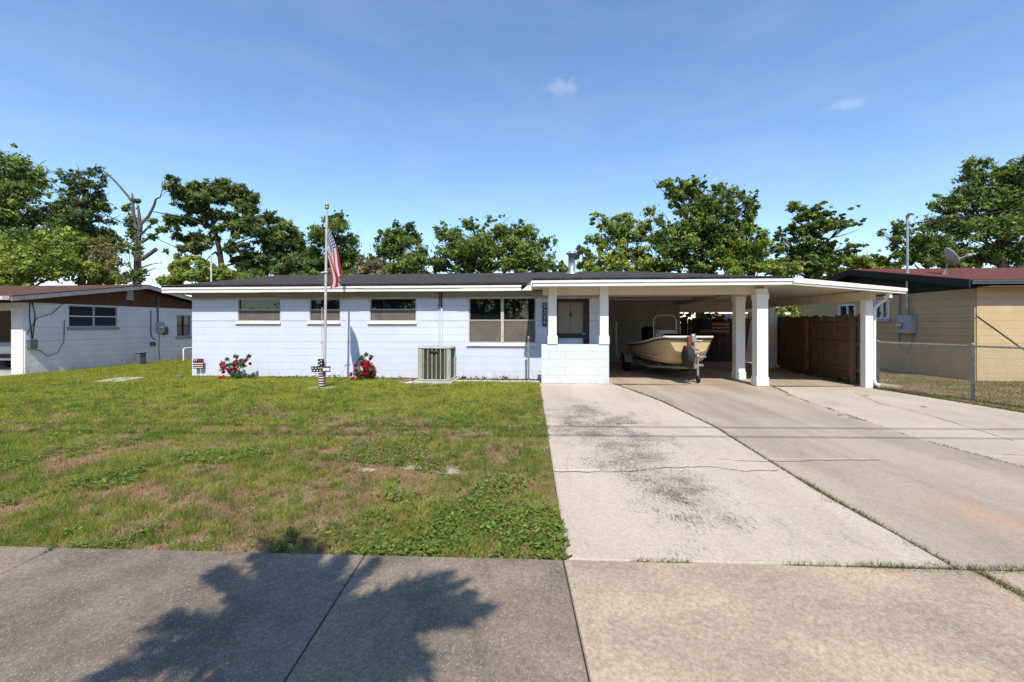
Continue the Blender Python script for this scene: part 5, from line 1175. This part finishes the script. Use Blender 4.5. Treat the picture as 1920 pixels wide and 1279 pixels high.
tree('leafy_tree', 'tall broad dark tree at the right edge', 25, 1890, [(1800, 370, 26, 18), (1840, 330, 34, 26), (1890, 335, 44, 34), (1780, 395, 18, 12), (1830, 380, 42, 32), (1900, 390, 54, 40), (1850, 430, 56, 36), (1800, 430, 26, 22), (1930, 350, 44, 40), (1960, 420, 60, 50), (1900, 470, 60, 34), (1840, 480, 50, 26), (1790, 470, 24, 20), (1760, 385, 12, 6)], 20000, .14, DARKG + MIDG, 47, tr=.28)
tree('leafy_tree', 'leafy shrub seen under the carport above the board fence', 18.0, 1475, [(1455, 590, 18, 12), (1480, 588, 22, 13), (1500, 595, 14, 10), (1288, 592, 16, 10), (1318, 591, 18, 10), (1345, 596, 14, 8), (1465, 612, 30, 14)], 4200, .08, MIDG + BRIGHTG, 48, tr=.05)
tree('leafy_tree', 'low dark bush filling the gap right of the flag', 23, 670, [(650, 520, 24, 12), (680, 522, 20, 10), (600, 522, 26, 12)], 3000, .12, DARKG + MIDG, 49, tr=.07)
tree('leafy_tree', 'low bush showing just above the ridge right of the flue pipe', 22, 1110, [(1115, 508, 20, 12), (1140, 512, 18, 10), (1090, 514, 10, 7)], 2400, .11, MIDG + BRIGHTG, 50, tr=.07)
tree('leafy_tree', 'low bush between the pine and the bright bush', 23, 440, [(440, 525, 26, 14), (475, 525, 22, 12), (410, 528, 20, 10)], 3000, .12, MIDG + BRIGHTG, 51, tr=.07)
b = MB(); sh = empty('shed', at(1415, 0, 26).xy.to_3d()); tag(sh, 'shed with a dull red roof beyond the back fence', 'shed')
RP = mat('faded_red_metal_roof', (.26, .12, .12), (.21, .10, .10), .6, 4)
b.box(-2.4, 2.4, 0, 3, -.1, 1.6); b.build('wall', GREYT, sh); b = MB(); b.prism([(-.3, 1.59), (1.5, 2.12), (3.3, 1.59), (3.3, 1.67), (1.5, 2.2), (-.3, 1.67)], 'x', -2.6, 2.7); b.build('roof', RP, sh)

# tree behind the camera whose shadow falls on the sidewalk, trees across the street mirrored in the windows
rng = np.random.default_rng(61); ct = 1 / math.tan(R(SUN_EL))
def from_shadow(px, py, z):
    z = 3.0 + (z - 4.1) * .75; x, y = ground(px, py); return (x + SUN_DX * z * ct, y - z * ct, z)
cl = []
for px, py, r, z in ((520, 1100, .16, 6.0), (560, 1075, .14, 6.3), (548, 1022, .07, 6.6), (600, 1110, .20, 5.8), (470, 1115, .12, 5.7), (540, 1160, .22, 5.4), (620, 1190, .22, 5.2), (500, 1230, .24, 4.9), (580, 1260, .26, 4.7), (420, 1240, .14, 4.6), (360, 1250, .10, 4.4), (310, 1190, .035, 4.4), (290, 1245, .05, 4.3), (250, 1262, .06, 4.2), (700, 1110, .12, 5.2), (740, 1105, .11, 5.1), (790, 1115, .10, 5.0), (840, 1120, .07, 4.9), (885, 1130, .035, 4.8), (700, 1150, .14, 5.0), (680, 1215, .12, 4.7), (720, 1240, .09, 4.5), (760, 1240, .05, 4.4), (650, 1265, .14, 4.5), (425, 1085, .05, 5.6), (445, 1150, .05, 5.2), (430, 1190, .03, 5.0), (690, 1090, .10, 5.3), (640, 1060, .08, 5.9), (530, 1290, .3, 4.4), (450, 1300, .3, 4.2), (620, 1310, .3, 4.1), (560, 1380, .5, 3.8), (480, 1420, .5, 3.4)):
    if px > 665 or px < 440: continue
    p = from_shadow(px, py, z); cl.append((p[0] + 1.2, p[1] + 2.6, p[2], r * (.45 if px > 660 or px < 440 else .72), r * .7))
e = empty('cedar_tree', (-1.2, -2.6, 0)); tag(e, 'young tree in the verge whose feathery shadow falls on the sidewalk', 'tree')
V, C = crown(cl, 5200, .055, DARKG, rng, aspect=4.5, sub_r=.5, hollow=.1, flat=1)
FV = []; hub = (565, 1190)
for tx_, ty_ in ((432, 1072), (400, 1080), (548, 1003), (520, 1030), (600, 1030), (645, 1048), (905, 1140), (880, 1120), (860, 1100), (800, 1092), (850, 1150), (760, 1180), (740, 1245), (790, 1235), (765, 1215), (300, 1175), (330, 1160), (250, 1250), (195, 1272), (350, 1235), (420, 1185), (910, 1150), (870, 1165), (835, 1085), (790, 1260), (730, 1120), (450, 1120), (500, 1015), (575, 1015), (700, 1060), (480, 1050), (280, 1215), (820, 1110), (690, 1270), (380, 1210)):
    a0 = np.array(from_shadow(*hub, 4.7)); a1 = np.array(from_shadow(tx_, ty_, rng.uniform(4.5, 5.6))); m_ = 340
    t = rng.random((m_, 1)) ** .8; P = a0 + (a1 - a0) * t + np.array([0, 0, .0]) + rng.normal(size=(m_, 3)) * .014
    ax = unit(np.tile(a1 - a0, (m_, 1)) + rng.normal(size=(m_, 3)) * .45 * np.linalg.norm(a1 - a0)); sd_ = unit(np.cross(ax, rng.normal(size=(m_, 3)))); L_ = rng.uniform(.10, .26, (m_, 1)) * (1.1 - .6 * t); 
    q = np.empty((m_, 4, 3)); q[:, 0] = P; q[:, 1] = P + ax * L_ * .5 + sd_ * .009; q[:, 2] = P + ax * L_; q[:, 3] = P + ax * L_ * .5 - sd_ * .009; FV.append(q.reshape(-1, 3) + np.array([1.2, 2.6, 0]))
FV = np.concatenate(FV); V = np.concatenate([V, FV]); C = np.concatenate([C, np.tile(DARKG[1], (len(FV) // 4, 1))]); put('crown', np_mesh('crown', V, 4, LEAF, C), e)
b = MB(); b.tube([(0, 0, -.3), (.02, .1, 1.2), (.05, .6, 2.6), (.1, 1.6, 3.8)], [.10, .085, .06, .02], 8); b.build('trunk', BARK, e)
for c in cl[::2]:
    b = MB(); limb(b, (.05, .6, max(1.8, c[2] - 1.0)), c[:3], .025, .007, rng); b.build('limb', BARK, e)
ST_ = [(-9, -20, 11, 'broad tree across the street mirrored in the left windows'), (2.5, -19, 10, 'spreading tree across the street mirrored in the large window'), (13, -21, 12, 'tall tree across the street behind the viewer on the right'), (-20, -21, 12, 'tall tree across the street behind the viewer on the left'), (7.5, -23, 13, 'dark tree across the street between the other two'), (-3.5, -24, 13, 'tall dark tree directly across the street from the flagpole'), (22, -22, 12, 'wide tree across the street far right of the viewer'), (-14.5, -25, 13, 'rounded tree across the street left of the broad one'), (-27.5, -22, 12, 'bushy tree across the street mirrored in the leftmost window'), (-34, -25, 13, 'farthest left tree in the row across the street')]
for k, (x, y, h, label) in enumerate(ST_):
    rng = np.random.default_rng(70 + k); e = empty('street_tree', (x, y, 0)); tag(e, label, 'tree', 'trees across the street')
    cl = [(rng.normal() * h * .20, rng.normal() * h * .15, h * rng.uniform(.04, .90), h * .17, h * .13) for _ in range(24)]
    V, C = crown(cl, 10000, .30, MIDG + DARKG, rng); put('crown', np_mesh('crown', V, 4, LEAF, C), e)
    b = MB(); b.tube([(0, 0, -.3), (.1, 0, h * .3), (0, .1, h * .75)], [.3, .2, .05], 9); b.build('trunk', BARK, e)

# ------------------------------------------------------------------ flowering shrubs by the wall
def flower_bush(px, pyb, label, seed, spots, greens):
    rng = np.random.default_rng(seed); gx, gy = ground(px, pyb); e = empty('flowering_shrub', (gx, gy, 0)); tag(e, label, 'shrub'); s = gy / F
    P_ = lambda q, w: ((q - px) * s, rng.uniform(-.10, .12), EYE + (HY - w) * s)
    cl = [(*P_(a, c), r * s, r2 * s) for a, c, r, r2 in greens]
    V, C = crown(cl, 1500, .055, [(.03, .055, .03), (.05, .08, .045), (.07, .09, .055)], rng, aspect=2.6, sub_r=.4, hollow=.1); put('foliage', np_mesh('foliage', V, 4, LEAF, C), e)
    VV = []; CC = []
    for a, c, r in spots:
        p = np.array(P_(a, c)); p[1] -= .08; m = 26
        d = unit(rng.normal(size=(m, 3))); d[:, 1] = -abs(d[:, 1]); V = leaf_quads(p + d * r * s * rng.uniform(.3, 1, (m, 1)), d, .055, 1.2, rng, up=.1, wild=.5)
        put('blossom', np_mesh('blossom', V, 4, FLOWM, np.array([(.42, .010, .025), (.33, .006, .02), (.50, .02, .035)])[rng.integers(0, 3, m)] * rng.uniform(.8, 1.15, (m, 1))), e)
    b = MB()
    for a, c, r, r2 in greens: q = P_(a, c); b.tube([(rng.uniform(-.03, .03), .02, -.03), (q[0] * .5, .02, q[2] * .5), q], [.009, .007, .004], 5)
    b.build('stem', mat('shrub_stem', (.08, .075, .04), rough=.8), e); return e
flower_bush(436, 711, 'red flowering shrub at the wall left of the flagpole', 81, [(424, 680, 6), (429, 688, 7), (421, 694, 6), (432, 695, 5), (424, 708, 7), (420, 711, 5), (436, 710, 6), (446, 690, 5), (441, 703, 5), (466, 676, 4), (446, 677, 4), (443, 712, 5), (468, 682, 2)],
            [(443, 669, 4, 6), (427, 673, 5, 4), (436, 682, 9, 8), (434, 698, 8, 8), (458, 676, 8, 5), (466, 667, 4, 5), (452, 686, 5, 8), (425, 686, 8, 6), (448, 702, 8, 8), (478, 702, 4, 6), (466, 706, 8, 4), (440, 708, 12, 5)])
flower_bush(684, 713, 'red flowering shrub at the wall right of the flagpole', 82, [(668, 685, 5), (663, 700, 5), (668, 707, 6), (684, 680, 7), (690, 690, 8), (698, 686, 6), (682, 697, 6), (676, 703, 5), (694, 678, 5), (699, 695, 5), (687, 685, 6), (670, 693, 4), (690, 700, 5)],
            [(683, 665, 4, 6), (694, 670, 4, 5), (677, 671, 5, 4), (680, 685, 10, 10), (692, 690, 9, 9), (690, 705, 12, 8), (675, 700, 8, 8), (702, 702, 6, 6)])

# ------------------------------------------------------------------ lawn
def in_drive(x, y): return x > np.interp(y, LE[0], LE[1]) - .0
def blades(x, y, h, w, lean, rng):
    n = len(x); th = rng.random(n) * 2 * math.pi; ph = rng.random(n) * 2 * math.pi; l = lean * rng.uniform(.3, 1.2, n)
    V = np.empty((n, 3, 3)); c, s = np.cos(th) * w / 2, np.sin(th) * w / 2
    V[:, 0] = np.stack([x - c, y - s, np.full(n, -.004)], 1); V[:, 1] = np.stack([x + c, y + s, np.full(n, -.004)], 1)
    V[:, 2] = np.stack([x + np.cos(ph) * h * l, y + np.sin(ph) * h * l, h * np.sqrt(np.maximum(.06, 1 - .8 * l ** 2))], 1)
    return V.reshape(-1, 3)
def scatter(n, y0, y1, pw, xl, xr, rng):
    """points whose density falls with distance"""
    t = rng.random(n); y = (y0 ** pw + t * (y1 ** pw - y0 ** pw)) ** (1 / pw); return xl(y) + rng.random(n) * (xr(y) - xl(y)), y
rng = np.random.default_rng(90)
N_BL = 950000
xx, yy = scatter(N_BL, 2.66, 20.5, .8, lambda y: -1.32 * y - 1.2, lambda y: np.interp(y, LE[0], LE[1]) + .02, rng)
keep = (yy > 2.93 + (xx + 3.52) * (-.30 / 6.68) + .0 + .03 * (value_noise(xx, yy, .18, 5) - .6))
hu = (xx - H.x) * H.U[0] + (yy - H.y) * H.U[1]; hv = (xx - H.x) * H.V[0] + (yy - H.y) * H.V[1]
inside_h = (hu > -.02) & (hv > -.10); keep &= ~inside_h
keep &= ~((hu > H.at_v(790, 600, -.6)[0] - .1) & (hv > -.62)); keep &= ~((hu > H.at_v(790, 600, -.6)[0] - .62) & (hu < H.at_v(790, 600, -.6)[0] + .95) & (hv > -1.1))
nu = (xx - N.x) * N.U[0] + (yy - N.y) * N.U[1]; nv = (xx - N.x) * N.V[0] + (yy - N.y) * N.V[1]; keep &= ~((nu < .06) & (nv > -.55))
edge = np.interp(yy, LE[0], LE[1]) - xx
xx, yy, edge = xx[keep], yy[keep], edge[keep]
cover = .62 * fbm(xx, yy * .8, 1.25, 41) + .38 * fbm(xx, yy, .34, 47)
far = np.clip((yy - 6.0) / 3.5, 0, 1); bare_th = .418 - .185 * far
lush = np.clip((cover - bare_th) / .09, 0, 1)
corner = np.clip(1.4 - np.hypot((xx - .0) / 1.3, (yy - 3.3) / 1.0), 0, 1); lush = np.clip(lush + corner * .8, 0, 1)
near_edge = np.clip((edge - .02) / .12, 0, 1); 
u_ = rng.random(len(xx))
green = u_ < (.10 + .90 * lush) * (.55 + .45 * near_edge)
straw = (~green) & (rng.random(len(xx)) < .5)
tone = fbm(xx, yy, .9, 52)
gx, gy = xx[green], yy[green]; tg = tone[green]; m = len(gx)
h = rng.uniform(.022, .062, m) * (.35 + 1.5 * fbm(gx, gy, .24, 61) ** 1.3) * (1 + .25 * np.clip((gy - 7) / 4, 0, 1)); w = np.clip(.0012 * gy, .0045, .016) * rng.uniform(.7, 1.3, m)
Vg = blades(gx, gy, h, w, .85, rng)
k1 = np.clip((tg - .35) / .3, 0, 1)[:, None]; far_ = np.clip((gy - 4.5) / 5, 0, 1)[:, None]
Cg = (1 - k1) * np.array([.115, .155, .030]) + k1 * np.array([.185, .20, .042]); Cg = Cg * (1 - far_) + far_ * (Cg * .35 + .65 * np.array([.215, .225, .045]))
k2 = fbm(gx, gy, .20, 66)[:, None]; Cg = Cg * (1.28 - .62 * k2)
Cg = Cg * np.array([1.60, 1.72, 1.05]) * (1 + rng.normal(size=(m, 1)) * .20); yel = rng.random(m) < .13; Cg[yel] = np.array([.32, .26, .12]) * rng.uniform(.7, 1.2, (yel.sum(), 1))
sx_, sy_ = xx[straw], yy[straw]; ms = len(sx_)
Vs = blades(sx_, sy_, rng.uniform(.02, .05, ms), np.clip(.0012 * sy_, .004, .012), 1.05, rng); Cs = np.array([.47, .30, .185]) * rng.uniform(.45, 1.25, (ms, 1)) + rng.normal(size=(ms, 3)) * .012
nt_ = 5200; tx_, ty_ = scatter(nt_, 2.75, 12.0, 1.0, lambda y: -1.3 * y - .8, lambda y: np.interp(y, LE[0], LE[1]) - .03, rng)
tv = (tx_ - H.x) * H.V[0] + (ty_ - H.y) * H.V[1]; ok = (ty_ > walk_y(tx_) + .05) & (tv < -1.15) & (fbm(tx_, ty_, .8, 93) > .46) & ((tx_ > -14.2) | (ty_ < 12.0)); tx_, ty_ = tx_[ok], ty_[ok]; q_ = 26
bx_ = np.repeat(tx_, q_) + rng.normal(size=len(tx_) * q_) * .028; by_ = np.repeat(ty_, q_) + rng.normal(size=len(tx_) * q_) * .028; hh_ = np.repeat(rng.uniform(.05, .105, len(tx_)), q_) * rng.uniform(.5, 1.1, len(bx_))
Vt = blades(bx_, by_, hh_, np.clip(.0013 * by_, .005, .016), .9, rng); Ct = np.repeat(np.array([[.11, .17, .035], [.15, .21, .045], [.19, .22, .06]])[rng.integers(0, 3, len(tx_))], q_, axis=0) * rng.uniform(.7, 1.35, (len(bx_), 1))
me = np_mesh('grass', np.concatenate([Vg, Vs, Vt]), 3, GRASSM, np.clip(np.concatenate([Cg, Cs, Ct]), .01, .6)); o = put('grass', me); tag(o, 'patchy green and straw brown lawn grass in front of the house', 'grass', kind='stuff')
# broad leaved weeds in patches
nW = 130000
wx, wy = scatter(nW, 2.64, 10, .55, lambda y: -1.3 * y - .5, lambda y: np.interp(y, LE[0], LE[1]) + .03, rng)
pt = fbm(wx, wy * .8, .75, 77); c2 = np.clip(1.35 - np.hypot((wx + .0) / 1.5, (wy - 3.15) / .95), 0, 1) * np.clip((fbm(wx, wy, .5, 79) - .36) / .16, 0, 1)
kp = (rng.random(nW) < np.clip((pt - .562) / .05, 0, 1) * np.clip((9.4 - wy) / 3, 0, 1) + c2 * .28) & (wy > walk_y(wx) + .03 * (value_noise(wx, wy, .2, 9) - .7))
wx, wy = wx[kp], wy[kp]; n = len(wx)
P = np.stack([wx, wy, rng.uniform(.012, .055, n)], 1); Vw = leaf_quads(P, np.tile([0, 0, 1.0], (n, 1)), .0215, 2.0, rng, up=1.0, wild=.95)
Cw = np.array([.135, .20, .040]) * rng.uniform(.55, 1.5, (n, 1)) + rng.random((n, 1)) ** 3 * np.array([.12, .09, .01])
me = np_mesh('weeds', Vw, 4, GRASSM, Cw); o = put('weeds', me); tag(o, 'broad leaved green weeds spreading through the lawn', 'weeds', kind='stuff')
# dry leaf litter
n = 2600; lx, ly = scatter(n, 2.66, 8, .6, lambda y: -1.3 * y, lambda y: np.interp(y, LE[0], LE[1]) + .04, rng); P = np.stack([lx, ly, rng.uniform(.008, .02, n)], 1); kp = ly > walk_y(lx) - .02
V = leaf_quads(P[kp], np.tile([0, 0, 1.0], (kp.sum(), 1)), .024, 2.6, rng, up=1.0, wild=.35); C = np.array([.26, .15, .085]) * rng.uniform(.5, 1.6, (kp.sum(), 1))
o = put('leaf_litter', np_mesh('leaf_litter', V, 4, GRASSM, C)); tag(o, 'scattered dry brown leaves lying among the grass', 'leaves', kind='stuff')
# tufts growing out of the slab joints
def joint_line(pts, n, rng, jit=.012, clump=True):
    pts = np.array(pts); d = np.hypot(*np.diff(pts, axis=0).T); cum = np.concatenate([[0], np.cumsum(d)]); L = cum[-1]
    t = rng.random(n) * L
    if clump: t = t[value_noise(t, t * 0 + pts[0, 0], .28, 33) > .52]
    return np.interp(t, cum, pts[:, 0]) + rng.normal(size=len(t)) * jit, np.interp(t, cum, pts[:, 1]) + rng.normal(size=len(t)) * jit
J = []
c1p = [(f1(y), y) for y in np.linspace(2.7, 10.9, 30)]; c2p = [(f2(y), y) for y in np.linspace(2.7, 10.4, 26)]
sidew = [(x, walk_y(x)) for x in np.linspace(.5, 6.5, 30)]
for pts, n, jit, cl_ in ((c1p, 3600, .007, False), (c1p[-14:], 900, .02, True), (c1p[:8], 2600, .02, True), (c2p, 2600, .012, True), (sidew, 5200, .014, True), ([(x, walk_y(x)) for x in np.linspace(2.2, 5, 12)], 4200, .022, False), ([(2.85, 2.62), (2.87, 1.9)], 2600, .02, False), ([(-3.1, 2.9), (-3.1, 2.2)], 1600, .02, True), ([(.8, 6.5), (1.9, 6.5)], 500, .01, True), ([(8.6, 10.2), (8.8, 6.0)], 3600, .05, False), ([(2.1, 6.5), (2.9, 6.5)], 500, .015, True)):
    J.append(np.stack(joint_line(pts, n, rng, jit, cl_), 1))
for px, py in ((1575, 779), (1625, 742), (1730, 763), (1600, 785), (1480, 742), (1160, 795), (1550, 940), (1705, 1020)):
    q = ground(px, py, ST); J.append(np.array(q) + rng.normal(size=(70, 2)) * .03)
J = np.concatenate(J); n = len(J); V = blades(J[:, 0], J[:, 1], rng.uniform(.015, .05, n), np.clip(.0012 * J[:, 1], .004, .012), .8, rng); V[:, 2] += .018
C = np.array([.085, .125, .026]) * rng.uniform(.5, 1.5, (n, 1)); dr = rng.random(n) < .15; C[dr] = np.array([.2, .15, .07])
o = put('joint_grass', np_mesh('joint_grass', V, 3, GRASSM, np.clip(C, .01, .5))); tag(o, 'thin grass and weeds growing in the driveway joints', 'grass', kind='stuff')
# yard of the yellow house and the strip under the chain link fence
n = 90000; rx = rng.uniform(8.5, 17, n); ry = rng.uniform(4.0, 15, n); qu = (rx - Q.x) * Q.U[0] + (ry - Q.y) * Q.U[1]; qv = (rx - Q.x) * Q.V[0] + (ry - Q.y) * Q.V[1]
kp = (rx > np.interp(ry, C3[0], C3[1]) + .0) & ~((qu > -.03) & (qv > -.04)) & (rng.random(n) < .35 + .65 * (fbm(rx, ry, .9, 15) > .45)); rx, ry = rx[kp], ry[kp]; n = len(rx)
V = blades(rx, ry, rng.uniform(.03, .08, n), rng.uniform(.008, .018, n), .85, rng); k1 = fbm(rx, ry, .8, 16)[:, None]; C = np.where(k1 > .42, np.array([.19, .205, .06]), np.array([.27, .21, .11])) * rng.uniform(.6, 1.35, (n, 1))
o = put('yard_grass', np_mesh('yard_grass', V, 3, GRASSM, C)); tag(o, 'dry green grass between the chain link fence and the yellow house', 'grass', kind='stuff')
# little plants along the wall foot
P = []
for px, v, nn, r, hh in ((456, -.25, 40, .12, .12), (600, -.25, 40, .2, .10), (622, -.3, 30, .15, .09), (748, -.35, 40, .3, .08), (862, -.3, 60, .25, .10), (880, -.3, 40, .2, .08), (915, -.35, 60, .25, .10), (945, -.3, 60, .12, .12), (985, -.35, 40, .2, .07), (560, -.25, 60, .5, .06), (520, -.22, 60, .5, .05), (700, -.3, 60, .4, .06)):
    c_ = H.world(H.at_v(px, 600, v)[0], v, 0); q = rng.normal(size=(nn, 3)) * np.array([r, .06, 0]) + np.array(c_); q[:, 2] = rng.random(nn) * hh + .01; P.append(q)
P = np.concatenate(P); V = leaf_quads(P, np.tile([0, -.3, .7], (len(P), 1)), .05, 2.0, rng, up=.6, wild=.8); C = np.array([.06, .095, .03]) * rng.uniform(.5, 1.7, (len(P), 1))
o = put('bed_weeds', np_mesh('bed_weeds', V, 4, LEAF, C)); tag(o, 'small weeds growing along the foot of the blue wall', 'weeds', kind='stuff')
P = []; 
for t in np.linspace(.2, 3.2, 9):
    c_ = np.array([p_front[0] - .10 + .15 * t, p_front[1] + t, 0]); q = rng.normal(size=(22, 3)) * np.array([.05, .12, 0]) + c_; q[:, 2] = rng.random(22) * .16 + .03; P.append(q)
P = np.concatenate(P); V = leaf_quads(P, np.tile([-.3, -.3, .7], (len(P), 1)), .06, 2.0, rng, up=.6, wild=.8); C = np.array([.07, .11, .03]) * rng.uniform(.5, 1.6, (len(P), 1))
o = put('fence_weeds', np_mesh('fence_weeds', V, 4, LEAF, C)); tag(o, 'leafy weeds along the foot of the red brown board fence', 'weeds', kind='stuff')
